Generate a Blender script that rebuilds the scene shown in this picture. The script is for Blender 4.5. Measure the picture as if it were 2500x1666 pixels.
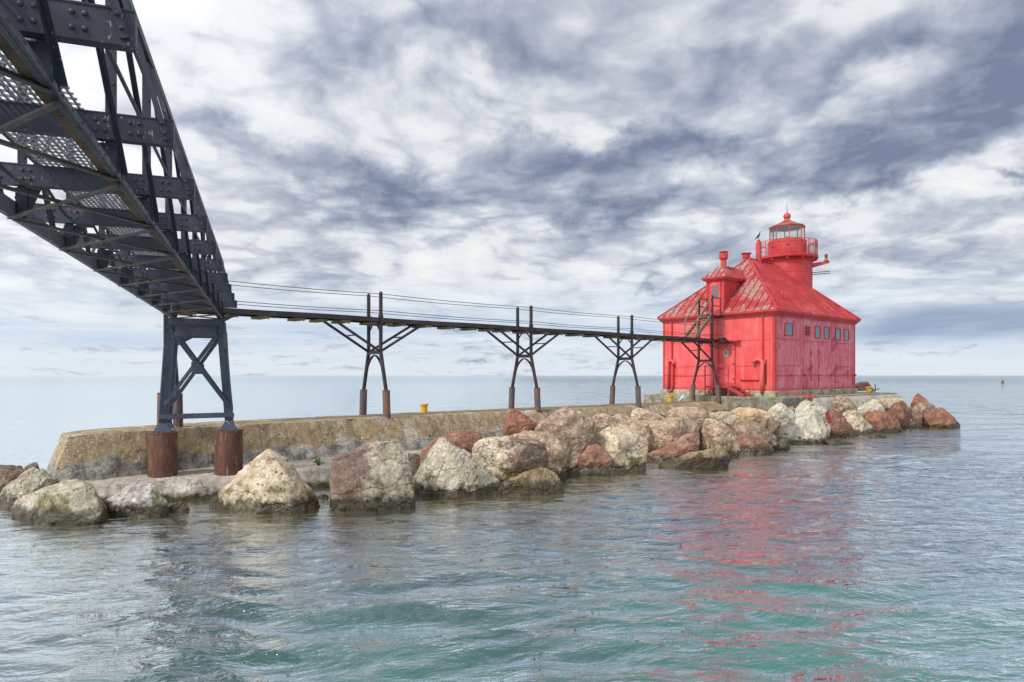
import bpy, bmesh, math, random
import numpy as np
from mathutils import Vector, Matrix, noise
PI = math.pi
R = math.radians
random.seed(7)
sc = bpy.context.scene
C = sc.collection
for o in list(bpy.data.objects): bpy.data.objects.remove(o)

# ------------------------------------------------------------------ camera
CAMZ = 3.7
FPX = 1667.0
cam = bpy.data.cameras.new('camera'); camo = bpy.data.objects.new('camera', cam)
C.objects.link(camo); sc.camera = camo
camo.location = (0, 0, CAMZ); camo.rotation_euler = (R(90), 0, 0)
cam.lens = 24.0; cam.sensor_width = 36.0; cam.shift_y = (917-833)/2500.0
cam.clip_start = 0.1; cam.clip_end = 60000
sc.render.resolution_x = 1024; sc.render.resolution_y = 682
sc.view_settings.view_transform = 'Standard'
sc.view_settings.look = 'None'
sc.view_settings.exposure = 0.37
sc.view_settings.gamma = 1.0

# ------------------------------------------------------------------ node helper
class NT:
    def __init__(s, tree): s.t = tree; s.n = tree.nodes; s.l = tree.links
    def new(s, typ, **kw):
        n = s.n.new(typ)
        for k, v in kw.items(): setattr(n, k, v)
        return n
    def link(s, a, b): s.l.new(a, b)
    def val(s, inp, v):
        if v is None: return
        if isinstance(v, bpy.types.NodeSocket): s.link(v, inp)
        else: inp.default_value = v
    def math(s, op, a, b=None, c=None, clamp=False):
        n = s.new('ShaderNodeMath', operation=op); n.use_clamp = clamp
        s.val(n.inputs[0], a); s.val(n.inputs[1], b); s.val(n.inputs[2], c)
        return n.outputs[0]
    def vmath(s, op, a, b=None, scale=None):
        n = s.new('ShaderNodeVectorMath', operation=op)
        s.val(n.inputs[0], a); s.val(n.inputs[1], b)
        if scale is not None: s.val(n.inputs['Scale'], scale)
        return n.outputs[1] if op in ('LENGTH', 'DOT_PRODUCT') else n.outputs[0]
    def noise(s, vec, scale, detail=4, rough=0.55, dist=0.0, lac=2.0, col=False):
        n = s.new('ShaderNodeTexNoise')
        s.val(n.inputs['Vector'], vec); s.val(n.inputs['Scale'], scale)
        n.inputs['Detail'].default_value = detail; n.inputs['Roughness'].default_value = rough
        n.inputs['Distortion'].default_value = dist; n.inputs['Lacunarity'].default_value = lac
        return n.outputs['Color' if col else 'Fac']
    def voro(s, vec, scale, feature='F1', rnd=1.0, out='Distance'):
        n = s.new('ShaderNodeTexVoronoi', feature=feature)
        s.val(n.inputs['Vector'], vec); s.val(n.inputs['Scale'], scale); n.inputs['Randomness'].default_value = rnd
        return n.outputs[out]
    def mr(s, v, a, b, c=0.0, d=1.0, smooth=False):
        n = s.new('ShaderNodeMapRange'); n.clamp = True
        if smooth: n.interpolation_type = 'SMOOTHSTEP'
        s.val(n.inputs[0], v)
        for i, x in enumerate((a, b, c, d)): s.val(n.inputs[i+1], x)
        return n.outputs[0]
    def mix(s, f, a, b, mode='MIX'):
        n = s.new('ShaderNodeMix', data_type='RGBA', blend_type=mode)
        n.clamp_factor = True
        s.val(n.inputs[0], f)
        for i, x in ((6, a), (7, b)):
            if isinstance(x, (tuple, list)): x = (x[0], x[1], x[2], 1)
            s.val(n.inputs[i], x)
        return n.outputs[2]
    def mapping(s, vec, scale=(1,1,1), rot=(0,0,0), loc=(0,0,0)):
        n = s.new('ShaderNodeMapping'); s.val(n.inputs[0], vec)
        n.inputs['Location'].default_value = loc; n.inputs['Rotation'].default_value = rot; n.inputs['Scale'].default_value = scale
        return n.outputs[0]
    def ramp(s, v, stops):
        n = s.new('ShaderNodeValToRGB'); s.val(n.inputs[0], v)
        e = n.color_ramp.elements
        while len(e) < len(stops): e.new(0.5)
        for i, (p, c) in enumerate(stops):
            e[i].position = p; e[i].color = (c[0], c[1], c[2], 1)
        return n.outputs[0]
    def xyz(s, vec):
        n = s.new('ShaderNodeSeparateXYZ'); s.val(n.inputs[0], vec); return n.outputs
    def comb(s, x, y, z):
        n = s.new('ShaderNodeCombineXYZ')
        for i, v in enumerate((x, y, z)): s.val(n.inputs[i], v)
        return n.outputs[0]
    def bump(s, h, strength=0.5, dist=0.02, normal=None):
        n = s.new('ShaderNodeBump'); s.val(n.inputs['Height'], h)
        n.inputs['Strength'].default_value = strength; n.inputs['Distance'].default_value = dist
        if normal is not None: s.link(normal, n.inputs['Normal'])
        return n.outputs[0]

# ------------------------------------------------------------------ world: broken overcast sky
SUN_DIR_AZ = R(228)  # the bright part of the sky sits behind the camera, to its left
SUN_EL = R(46)
w = bpy.data.worlds.new('World'); sc.world = w; w.use_nodes = True
T_ = NT(w.node_tree); T_.n.clear()
sky = T_.new('ShaderNodeTexSky'); sky.sky_type = 'NISHITA'; sky.sun_disc = False
sky.sun_elevation = SUN_EL; sky.sun_rotation = SUN_DIR_AZ; sky.dust_density = 2.0
gen = T_.new('ShaderNodeTexCoord').outputs['Generated']
d = T_.vmath('NORMALIZE', gen)
X, Y, Z = T_.xyz(d)
zc = T_.math('MAXIMUM', Z, 0.0)
inv = T_.math('DIVIDE', 1.0, T_.math('ADD', zc, 0.16))
px_ = T_.math('MULTIPLY', X, inv); py_ = T_.math('MULTIPLY', Y, inv)
P = T_.comb(px_, py_, 0.0)
wob = T_.vmath('SCALE', T_.vmath('SUBTRACT', T_.noise(P, 1.1, 4, .55, col=True), (0.5, 0.5, 0.5)), scale=0.55)
P1 = T_.vmath('ADD', P, wob)
P2 = T_.mapping(P1, scale=(1.0, 0.62, 1), rot=(0, 0, R(12)))
n_big = T_.noise(P2, 1.25, 3, .5)
n_med = T_.noise(P2, 3.2, 9, .55)
n_det = T_.noise(T_.mapping(P1, scale=(1.0, 0.7, 1), rot=(0, 0, R(-20))), 6.5, 8, .56)
az = T_.math('ARCTAN2', X, Y)
el = T_.math('ARCSINE', Z)
azel = T_.comb(az, el, 0.0)
wob2 = T_.vmath('SCALE', T_.vmath('SUBTRACT', T_.noise(azel, 5.0, 6, .6, col=True), (0.5, 0.5, 0.5)), scale=0.30)
azw = T_.vmath('ADD', azel, wob2)
def disp_dir(xd, yd):
    u = (xd-1176)/1569.0; v = (863-yd)/1569.0
    a = math.atan(u); return a, math.atan(v*math.cos(a))
bias = None
#  (x, y, rx, ry, tilt deg, weight)    weight > 0 is bright cloud, < 0 is grey-blue cloud base
BLOBS = [(880, 485, 150, 62, -8, -.42), (1060, 130, 260, 55, -18, -.20), (1420, 355, 360, 48, -3, -.34),
         (2120, 330, 300, 75, 22, -.33), (2150, 60, 340, 60, 12, -.20), 
         (1390, 480, 130, 55, 0, -.40), (600, 360, 100, 26, -8, -.22), (1700, 130, 320, 40, 25, -.14), (700, 430, 120, 30, -15, -.12),
         (1960, 420, 180, 45, -10, -.22), (2345, 432, 60, 16, 0, -.4), (1500, 640, 60, 10, 0, -.25), (1130, 770, 200, 22, 0, -.2), (540, 590, 80, 20, 0, -.1),
         (430, 140, 360, 220, 0, .26), (150, 330, 300, 200, 0, .20), (900, 330, 260, 90, 0, .22), (640, 470, 160, 90, 0, .20), (1650, 420, 160, 40, 0, .12), (350, 560, 260, 80, 0, .16), (2230, 440, 170, 50, 15, .30), (1180, 620, 330, 75, 0, .24),
         (1300, 250, 320, 50, -4, .17), (900, 700, 330, 60, 0, .17), (1720, 520, 260, 50, 0, .18), (2100, 600, 250, 40, 0, .16),
         (60, 640, 260, 60, 0, .10), (2000, 200, 120, 40, 20, .12), (650, 260, 200, 60, -10, .12)]
for (bx, by, rx, ry, tilt, wt) in BLOBS:
    a, e = disp_dir(bx, by)
    sx = rx/1569.0*math.cos(a); sy = ry/1569.0*math.cos(a)
    v = T_.vmath('SUBTRACT', azw, (a, e, 0))
    m = T_.mapping(v, rot=(0, 0, R(-tilt)))
    m = T_.vmath('MULTIPLY', m, (1/sx, 1/sy, 0))
    g = T_.mr(T_.vmath('LENGTH', m), 0.0, 1.7, wt*1.05, 0.0, True)
    bias = g if bias is None else T_.math('ADD', bias, g)
val = T_.math('ADD', T_.math('MULTIPLY', n_big, 0.70), T_.math('MULTIPLY', n_med, 0.80))
val = T_.math('ADD', val, T_.math('MULTIPLY', n_det, 0.45))
def puff(sc_, off, det, wt):
    n_ = T_.math('ABSOLUTE', T_.math('SUBTRACT', T_.noise(T_.vmath('ADD', P1, off), sc_, det, .5), .5))
    return T_.math('MULTIPLY', n_, wt)
bil = T_.math('ADD', T_.math('ADD', puff(1.9, (5, 3, 0), 2, 1.9), puff(4.3, (1, 8, 0), 4, 1.1)), puff(9.5, (4, 2, 0), 5, .45))
val = T_.math('ADD', val, bil)
val = T_.math('ADD', T_.math('SUBTRACT', val, 0.72), bias)
ccol = T_.ramp(val, [(0.0, (.19, .225, .33)), (.20, (.30, .34, .445)), (.38, (.44, .475, .57)), (.54, (.61, .64, .71)), (.72, (.83, .845, .87)), (1.0, (.95, .95, .93))])
# horizon layers: pale blue with long white streaks
hs = T_.noise(T_.comb(T_.math('MULTIPLY', az, 2.2), T_.math('MULTIPLY', el, 34.0), 0.0), 1.0, 7, .6)
hcol = T_.ramp(hs, [(.30, (.42, .56, .80)), (.48, (.64, .74, .88)), (.62, (.85, .89, .94)), (1, (.95, .96, .97))])
hazecol = T_.mix(T_.mr(el, 0.0, 0.075, 1.0, 0.0, True), hcol, (.78, .85, .92))
hf = T_.mr(el, 0.045, 0.165, 1.0, 0.0, True)
hf = T_.math('MULTIPLY', hf, T_.mr(val, .0, .4, .25, 1.0))
cloud = T_.mix(hf, ccol, hazecol)
# dark rain bank low on the right
ab, eb = disp_dir(2330, 735)
bw = T_.math('ADD', T_.math('SUBTRACT', el, eb), T_.math('MULTIPLY', T_.math('SUBTRACT', T_.noise(T_.comb(T_.math('MULTIPLY', az, 3.0), T_.math('MULTIPLY', el, 14.0), 0), 1.6, 6, .55), .5), .050))
bk = T_.math('MULTIPLY', T_.mr(T_.math('ABSOLUTE', bw), .004, .030, 1, 0, True), T_.mr(az, .40, .52, 0, .9, True))
bk = T_.math('MULTIPLY', bk, T_.mr(az, 1.1, 1.5, 1, 0))
cloud = T_.mix(bk, cloud, T_.mix(hs, (.17, .25, .43), (.36, .45, .62)))
# brighter overcast toward the hidden sun (behind the camera)
sund = (math.cos(SUN_EL)*math.sin(SUN_DIR_AZ), math.cos(SUN_EL)*math.cos(SUN_DIR_AZ), math.sin(SUN_EL))
gl = T_.mr(T_.vmath('DOT_PRODUCT', d, sund), -0.1, 1.0, 1.0, 1.7)
over = T_.mr(el, 0.55, 0.95, 1.0, 0.95, True)      # slightly heavier cloud base overhead
over = T_.math('MAXIMUM', over, T_.mr(T_.vmath('DOT_PRODUCT', d, sund), .3, .9, 0, 1))
cloud = T_.vmath('SCALE', cloud, scale=T_.math('MULTIPLY', T_.math('MULTIPLY', gl, over), 7.9))
skyc = T_.vmath('SCALE', sky.outputs[0], scale=1.0)
wcol = T_.mix(0.92, skyc, cloud)
below = T_.mr(Z, -0.02, 0.0, 0.0, 1.0)
bg = T_.new('ShaderNodeBackground'); bg.inputs[1].default_value = 0.1
T_.link(wcol, bg.inputs[0])
wo = T_.new('ShaderNodeOutputWorld'); T_.link(bg.outputs[0], wo.inputs[0])
w.cycles.sampling_method = 'MANUAL'; w.cycles.sample_map_resolution = 512

# ------------------------------------------------------------------ sun (soft, through thin cloud)
sun = bpy.data.lights.new('sun', 'SUN'); sun.energy = 2.4; sun.angle = R(9); sun.color = (1.0, .95, .88)
suno = bpy.data.objects.new('sun', sun); C.objects.link(suno)
suno.rotation_euler = Vector(sund).to_track_quat('Z', 'Y').to_euler()
suno.location = (0, 0, 60)

# ------------------------------------------------------------------ frames of reference
TH = R(48.5)
U = Vector((math.sin(TH), math.cos(TH), 0)); N = Vector((math.cos(TH), -math.sin(TH), 0))
P0 = Vector((-9.6, 23.8, 0))
def F(s, q, z): return P0 + U*s + N*q + Vector((0, 0, z))       # along / across the pier
TT = R(20.0)
def T(p, t, z): return Vector((p*math.cos(TT)-t*math.sin(TT), p*math.sin(TT)+t*math.cos(TT), z))  # truss
def px(x, y, Yd): return Vector(((x-1250)/FPX*Yd, Yd, CAMZ-(y-917)/FPX*Yd))
def toF(v):
    d_ = Vector((v[0], v[1], 0))-P0; return d_.dot(U), d_.dot(N)
def s_at(xpix, q):
    r = (xpix-1250)/FPX; b = P0+N*q
    return (r*b.y-b.x)/(U.x-r*U.y)
HS = 32.4
def H(a, q, z): return F(HS+a, q, z)
def HL(xpix, ypix, off=0.0):       # picture point -> (q, z) on the house's left face
    r = (xpix-1250)/FPX; b = P0+U*(HS-off)
    q = (r*b.y-b.x)/(N.x-r*N.y); return q, CAMZ-(ypix-917)/FPX*(b.y+N.y*q)
def HR(xpix, ypix):                # -> (a, z) on the right face
    r = (xpix-1250)/FPX; b = P0+U*HS+N*2.89
    a = (r*b.y-b.x)/(U.x-r*U.y); return a, CAMZ-(ypix-917)/FPX*(b.y+U.y*a)
z4 = lambda x, y: (1580+x/3.015, 480+y/3.015)

# ------------------------------------------------------------------ mesh helper
MATS = {}
class MB:
    def __init__(s): s.v = []; s.f = []
    def add(s, vs, fs):
        o = len(s.v); s.v += [Vector(v) for v in vs]; s.f += [tuple(i+o for i in f) for f in fs]; return s
    def hexa(s, p):  # 8 points: bottom 4, top 4
        return s.add(p, [(0,3,2,1),(4,5,6,7),(0,1,5,4),(1,2,6,5),(2,3,7,6),(3,0,4,7)])
    def box(s, fn, a0, a1, b0, b1, c0, c1):
        return s.hexa([fn(a0,b0,c0), fn(a1,b0,c0), fn(a1,b1,c0), fn(a0,b1,c0), fn(a0,b0,c1), fn(a1,b0,c1), fn(a1,b1,c1), fn(a0,b1,c1)])
    def bar(s, p1, p2, w, h, side=None, up=None):
        p1 = Vector(p1); p2 = Vector(p2); d_ = (p2-p1).normalized()
        if side is None:
            u_ = Vector(up) if up is not None else (Vector((0,0,1)) if abs(d_.z) < .9 else Vector((0,1,0)))
            sd = d_.cross(u_).normalized()
        else: sd = Vector(side); sd = (sd-d_*sd.dot(d_)).normalized()
        u_ = sd.cross(d_).normalized(); a = sd*w*.5; b = u_*h*.5
        return s.hexa([p1-a-b, p2-a-b, p2+a-b, p1+a-b, p1-a+b, p2-a+b, p2+a+b, p1+a+b])
    def tube(s, pts, r, n=8, cap=True):
        pts = [Vector(p) for p in pts]; k = len(pts); rs = r if isinstance(r, (list, tuple)) else [r]*k
        base = len(s.v); prev = None
        for i, p in enumerate(pts):
            d_ = (pts[min(i+1, k-1)]-pts[max(i-1, 0)]).normalized()
            if prev is None: a = d_.orthogonal().normalized()
            else: a = (prev-d_*prev.dot(d_)).normalized()
            prev = a; b = d_.cross(a)
            for j in range(n):
                t_ = 2*PI*j/n; s.v.append(p+(a*math.cos(t_)+b*math.sin(t_))*rs[i])
        for i in range(k-1):
            for j in range(n):
                s.f.append((base+i*n+j, base+i*n+(j+1)%n, base+(i+1)*n+(j+1)%n, base+(i+1)*n+j))
        if cap:
            s.f.append(tuple(base+j for j in range(n-1, -1, -1))); s.f.append(tuple(base+(k-1)*n+j for j in range(n)))
        return s
    def lathe(s, c, prof, n=24, rot=0.0, cap=True):
        base = len(s.v); k = len(prof)
        for (r, z) in prof:
            for j in range(n):
                t_ = 2*PI*j/n+rot; s.v.append(Vector((c[0]+r*math.cos(t_), c[1]+r*math.sin(t_), z)))
        for i in range(k-1):
            for j in range(n):
                s.f.append((base+i*n+j, base+i*n+(j+1)%n, base+(i+1)*n+(j+1)%n, base+(i+1)*n+j))
        if cap:
            s.f.append(tuple(base+j for j in range(n-1, -1, -1))); s.f.append(tuple(base+(k-1)*n+j for j in range(n)))
        return s
    def rivet(s, c, nrm, r, n=6):
        c = Vector(c); nrm = Vector(nrm).normalized(); a = nrm.orthogonal().normalized(); b = nrm.cross(a)
        vs = [c+(a*math.cos(2*PI*j/n)+b*math.sin(2*PI*j/n))*r for j in range(n)]
        vs += [c+nrm*r*.5+(a*math.cos(2*PI*j/n)+b*math.sin(2*PI*j/n))*r*.72 for j in range(n)]
        vs.append(c+nrm*r*.72)
        fs = [(j, (j+1)%n, n+(j+1)%n, n+j) for j in range(n)]+[(n+j, n+(j+1)%n, 2*n) for j in range(n)]
        return s.add(vs, fs)
    def build(s, name, mat, parent=None, smooth=False, loc=None, bevel=0.0):
        me = bpy.data.meshes.new(name)
        o = bpy.data.objects.new(name, me); C.objects.link(o)
        if parent is not None:
            M = ROOT[parent]; o.parent = parent
        else:
            M = Matrix.Translation(loc) if loc is not None else Matrix.Identity(4); o.matrix_world = M
        ROOT[o] = M; Mi = M.inverted()
        me.from_pydata([Mi @ v for v in s.v], [], s.f); me.validate(); me.update()
        bm = bmesh.new(); bm.from_mesh(me); bmesh.ops.recalc_face_normals(bm, faces=bm.faces); bm.to_mesh(me); bm.free()
        if smooth:
            me.shade_smooth() if smooth is True else me.shade_smooth()
            if smooth == 'auto': me.set_sharp_from_angle(angle=R(35))
        me.materials.append(MATS[mat])
        if bevel:
            bv = o.modifiers.new('bevel', 'BEVEL'); bv.width = bevel; bv.segments = 2; bv.limit_method = 'ANGLE'
        return o
ROOT = {}
def tag(o, label=None, cat=None, group=None, kind=None):
    if label: o['label'] = label
    if cat: o['category'] = cat
    if group: o['group'] = group
    if kind: o['kind'] = kind
    return o
def thing(name, loc, label, cat, rz=0.0, group=None):
    o = bpy.data.objects.new(name, None); C.objects.link(o); o.empty_display_size = .3
    o.location = loc; o.rotation_euler = (0, 0, rz)
    ROOT[o] = Matrix.Translation(loc) @ Matrix.Rotation(rz, 4, 'Z')
    return tag(o, label, cat, group)

# ------------------------------------------------------------------ materials
def newmat(name):
    m = bpy.data.materials.new(name); m.use_nodes = True; MATS[name] = m
    t = NT(m.node_tree); t.n.clear()
    b = t.new('ShaderNodeBsdfPrincipled'); o = t.new('ShaderNodeOutputMaterial'); t.link(b.outputs[0], o.inputs[0])
    geo = t.new('ShaderNodeNewGeometry'); t.pos = geo.outputs['Position']; t.b = b
    oi = t.new('ShaderNodeObjectInfo'); t.rnd = oi.outputs['Random']
    return t
def setp(t, base=None, rough=None, metal=None, normal=None, spec=None):
    for k, v in (('Base Color', base), ('Roughness', rough), ('Metallic', metal), ('Specular IOR Level', spec)):
        if v is None: continue
        if isinstance(v, tuple): v = (v[0], v[1], v[2], 1)
        t.val(t.b.inputs[k], v)
    if normal is not None: t.link(normal, t.b.inputs['Normal'])

def steel(name, base, rust_amt=.1, fleck=.5, brown=(.16, .10, .06)):
    t = newmat(name)
    n1 = t.noise(t.pos, 2.2, 5, .6); n2 = t.noise(t.pos, 14, 5, .65); n3 = t.noise(t.mapping(t.pos, scale=(1, 1, .35)), 42, 3, .5)
    c = t.mix(t.mr(n1, .3, .7), tuple(x*.75 for x in base), tuple(x*1.5 for x in base))
    c = t.mix(t.mr(t.math('ADD', t.math('MULTIPLY', n1, .6), t.math('MULTIPLY', n2, .5)), .66-rust_amt, .72-rust_amt*.6), c, brown)
    f = t.math('MULTIPLY', t.mr(n3, .64, .70), t.mr(t.noise(t.pos, 1.7, 3, .5), .50, .62))
    c = t.mix(t.math('MULTIPLY', f, fleck), c, (.42, .42, .42))
    setp(t, c, t.mr(n2, .3, .7, .38, .62), spec=.5, normal=t.bump(t.math('ADD', n2, t.math('MULTIPLY', n3, .4)), .5, .006))
steel('dark_steel', (.032, .037, .056), .02, .9)
steel('dark_steel_warm', (.040, .034, .030), .06, .4, (.15, .085, .045))
steel('trestle_steel', (.020, .019, .022), .10, .25, (.10, .035, .025))
steel('scuffed_steel', (.11, .115, .13), .03, .8)
steel('blue_steel', (.030, .040, .070), .03, 1.0)

t = newmat('grating')
g1 = t.noise(t.pos, 30, 3, .6)
setp(t, t.mix(t.mr(g1, .35, .65), (.16, .165, .18), (.50, .51, .53)), .4, .3)

t = newmat('rusty_steel')
n1 = t.noise(t.mapping(t.pos, scale=(1, 1, .3)), 6, 6, .65); n2 = t.noise(t.mapping(t.pos, scale=(1, 1, .12)), 16, 4, .6); n3 = t.noise(t.pos, 3, 4)
c = t.mix(t.mr(n1, .35, .65), (.075, .032, .022), (.17, .072, .04))
c = t.mix(t.mr(n2, .62, .68), c, (.36, .25, .17))
c = t.mix(t.math('MULTIPLY', t.mr(n2, .30, .38, 1, 0), t.mr(n3, .45, .55)), c, (.42, .20, .03))
setp(t, c, .75, normal=t.bump(n1, .5, .01))

t = newmat('footing_steel')
n1 = t.noise(t.mapping(t.pos, scale=(1, 1, .5)), 5, 6, .65); n2 = t.noise(t.mapping(t.pos, scale=(1, 1, .15)), 22, 4, .6)
c = t.mix(t.mr(n1, .42, .58), (.085, .085, .11), (.20, .10, .05))
c = t.mix(t.mr(n2, .60, .68), c, (.38, .24, .13))
setp(t, c, .7, normal=t.bump(n1, .5, .01))

def concrete(name, top, low, zsplit, moss=None):
    t = newmat(name); x, y, z = t.xyz(t.pos)
    n0 = t.noise(t.pos, .8, 5, .6); n1 = t.noise(t.pos, 3.5, 8, .65); n2 = t.noise(t.pos, 18, 8, .7)
    st = t.noise(t.mapping(t.pos, scale=(1, .25, .25), rot=(R(18), R(32), R(-41.5))), 6, 6, .68)
    cr = t.voro(t.vmath('ADD', t.mapping(t.pos, scale=(1, 1, 1.6)), t.vmath('SCALE', t.noise(t.pos, 3, 4, col=True), scale=.9)), .55, 'DISTANCE_TO_EDGE')
    c1 = t.mix(t.mr(n1, .3, .7), tuple(a*.62 for a in top), tuple(min(1, a*1.35) for a in top))
    c1 = t.mix(t.mr(st, .52, .70, 0, .75), c1, tuple(a*.38 for a in top))
    c1 = t.mix(t.math('MULTIPLY', t.mr(n2, .54, .62), t.mr(n0, .47, .58)), c1, (.68, .62, .52))
    c2 = t.mix(t.mr(t.math('ADD', t.math('MULTIPLY', n1, .6), t.math('MULTIPLY', n2, .4)), .40, .58), tuple(a*.32 for a in low), tuple(min(1, a*1.3) for a in low))
    zz = t.math('ADD', z, t.math('ADD', t.math('MULTIPLY', n0, 1.3), t.math('MULTIPLY', n1, .5)))
    k = t.mr(zz, zsplit+.80, zsplit+.98)
    c = t.mix(k, c2, c1)
    wf = t.math('MULTIPLY', t.mr(t.noise(t.pos, 1.1, 6, .7), .55, .64), t.mr(n2, .40, .56))
    c = t.mix(t.math('MULTIPLY', wf, .8), c, (.72, .68, .62))
    c = t.mix(t.mr(cr, 0, .010, .6, 0), c, (.05, .045, .035))
    if name == 'pier_concrete':
        sl = t.vmath('DOT_PRODUCT', t.pos, tuple(U)); wv = t.math('MULTIPLY', t.math('SUBTRACT', n1, .5), .10)
        jt = t.math('ABSOLUTE', t.math('SUBTRACT', t.math('FRACT', t.math('MULTIPLY', t.math('ADD', sl, wv), .27)), .5))
        c = t.mix(t.mr(jt, .0, .008, .75, 0), c, (.07, .055, .035))
        pl = t.math('ABSOLUTE', t.math('SUBTRACT', t.math('FRACT', t.math('MULTIPLY', t.math('ADD', z, wv), 2.1)), .5))
        c = t.mix(t.math('MULTIPLY', t.mr(pl, 0, .03, .5, 0), t.mr(n0, .4, .6)), c, tuple(a*.45 for a in top))
        vs_ = t.noise(t.comb(t.math('MULTIPLY', sl, 3.0), 0.0, t.math('MULTIPLY', z, .25)), 1.6, 6, .7)
        c = t.mix(t.mr(vs_, .54, .68, 0, .65), c, tuple(a*.42 for a in top))
        c = t.mix(t.mr(vs_, .30, .40, .45, 0), c, (.60, .54, .43))
    if moss:
        c = t.mix(t.math('MULTIPLY', t.mr(t.noise(t.pos, 2.2, 5, .6), .48, .60), .85), c, moss)
    wet = t.mr(t.math('ADD', z, t.math('MULTIPLY', n1, .35)), .28, .45, 1, 0)
    c = t.mix(wet, c, t.mix(t.mr(n1, .4, .6), (.02, .018, .014), (.10, .08, .02)))
    h = t.math('ADD', t.math('MULTIPLY', n1, .5), t.math('MULTIPLY', n2, t.mr(k, 0, 1, 1.2, .45)))
    h = t.math('ADD', h, t.mr(cr, 0, .03, -.4, 0))
    setp(t, c, .85, normal=t.bump(h, .9, .05))
concrete('pier_concrete', (.33, .24, .13), (.34, .32, .28), 1.15)
concrete('platform_concrete', (.28, .26, .19), (.34, .33, .29), -1.0, moss=(.12, .11, .05))
concrete('plinth_concrete', (.42, .37, .25), (.4, .38, .3), -2.0, moss=(.17, .13, .04))
concrete('cap_concrete', (.40, .355, .29), (.40, .36, .30), -2.0)

def rock(name, c1, c2, c3, grain=9., pit=.5, strata=0., split=None, lichen=False, wetz=.42, algae=(.17, .14, .02), bumpk=1.0, rot=(0, R(25), 0), sdir=-1.0):
    t = newmat(name); x, y, z = t.xyz(t.pos)
    off = t.vmath('SCALE', t.comb(t.rnd, t.math('MULTIPLY', t.rnd, 7.3), t.math('MULTIPLY', t.rnd, 3.1)), scale=20)
    p = t.vmath('ADD', t.pos, off)
    n0 = t.noise(p, 1.3, 4, .55); n1 = t.noise(p, grain*.45, 8, .68); n2 = t.noise(p, grain*2.2, 6, .7)
    nv = t.noise(t.mapping(p, scale=(1, 1, 2.4), rot=rot), grain*.8, 6, .66, dist=1.2)
    f = t.math('ADD', t.math('MULTIPLY', n1, .6), t.math('MULTIPLY', nv, .4))
    c = t.ramp(f, [(.36, c2), (.45, tuple((a*.7+b*.3) for a, b in zip(c1, c2))), (.52, c1), (.60, c3)])
    c = t.mix(t.mr(n0, .50, .66, 0, .55), c, tuple(a*.55 for a in c1)); c = t.mix(t.mr(t.noise(p, 2.6, 5, .6), .54, .62, 0, .5), c, c3)
    if split:
        ob = t.xyz(t.new('ShaderNodeTexCoord').outputs['Object'])[0]
        c = t.mix(t.mr(t.math('ADD', t.math('MULTIPLY', ob, sdir), t.math('MULTIPLY', t.math('SUBTRACT', t.noise(p, 2.0, 6, .65), .5), 2.4)), -.10, .12), c, t.mix(t.mr(n1, .35, .6), tuple(a*.55 for a in split), split))
    pits = t.mr(t.voro(p, grain*1.1, 'F1'), .10, .26, 1, 0)
    pits = t.math('MULTIPLY', pits, t.mr(n0, .42, .55))
    c = t.mix(t.math('MULTIPLY', pits, pit*1.2), c, tuple(a*.18 for a in c2))
    sp = t.mr(n2, .36, .46, 1, 0)
    c = t.mix(t.math('MULTIPLY', sp, .6), c, tuple(a*.30 for a in c2))
    sp2 = t.mr(n2, .58, .68)
    c = t.mix(t.math('MULTIPLY', sp2, .55), c, tuple(min(.85, a*1.35+.03) for a in c3))
    h = t.math('ADD', t.math('MULTIPLY', n1, 1.0), t.math('MULTIPLY', n2, .45))
    h = t.math('ADD', h, t.math('MULTIPLY', pits, -.5))
    cr = t.voro(t.vmath('ADD', t.mapping(p, scale=(.7, .7, 1.7), rot=rot), t.vmath('SCALE', t.noise(p, 2.5, 3, col=True), scale=.7)), .6, 'DISTANCE_TO_EDGE')
    c = t.mix(t.mr(cr, 0, .007, .45, 0), c, (.05, .04, .03)); h = t.math('ADD', h, t.mr(cr, 0, .03, -.6, 0))
    if strata:
        sx, sy, sz = t.xyz(t.mapping(p, rot=rot))
        sw = t.noise(t.comb(t.math('MULTIPLY', sx, 1.0), t.math('MULTIPLY', sy, 1.0), t.math('MULTIPLY', sz, 13.)), 1.4, 5, .65)
        c = t.mix(t.mr(sw, .38, .46, strata*.8, 0), c, tuple(a*.35 for a in c2)); h = t.math('ADD', h, t.math('MULTIPLY', sw, strata*1.2))
    if lichen:
        l = t.math('MULTIPLY', t.mr(t.voro(p, 4.5, 'F1'), .16, .22, 1, 0), t.mr(t.noise(p, 1.5, 2), .47, .52))
        c = t.mix(l, c, (.38, .17, .03))
    # green growth just above and dark wet stone at the water line
    zz = t.math('ADD', z, t.math('MULTIPLY', t.math('SUBTRACT', n1, .5), 1.0))
    alg = t.math('MULTIPLY', t.mr(zz, wetz+.1, wetz+.45, 1, 0), t.mr(t.noise(p, 2.0, 5, .65), .50, .60))
    c = t.mix(t.math('MULTIPLY', alg, .85), c, t.mix(t.mr(n2, .4, .6), tuple(a*.35 for a in algae), algae))
    wet = t.mr(zz, wetz-.22, wetz-.02, 1, 0)
    c = t.mix(t.math('MULTIPLY', wet, .92), c, t.mix(t.mr(n2, .42, .6), (.012, .011, .009), (.085, .06, .02)))
    r = t.mr(wet, 0, 1, .88, .35)
    setp(t, c, r, normal=t.bump(h, .95*bumpk, .055))
rock('limestone', (0.541, 0.432, 0.288), (0.252, 0.179, 0.104), (0.760, 0.672, 0.524), 5.5, .8)
rock('grooved_limestone', (0.544, 0.470, 0.349), (0.242, 0.190, 0.126), (0.787, 0.730, 0.601), 8, .5, strata=.8, rot=(0, R(62), 0))
rock('pale_limestone', (0.635, 0.563, 0.433), (0.363, 0.290, 0.192), (0.713, 0.722, 0.617), 7, .55)
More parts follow.
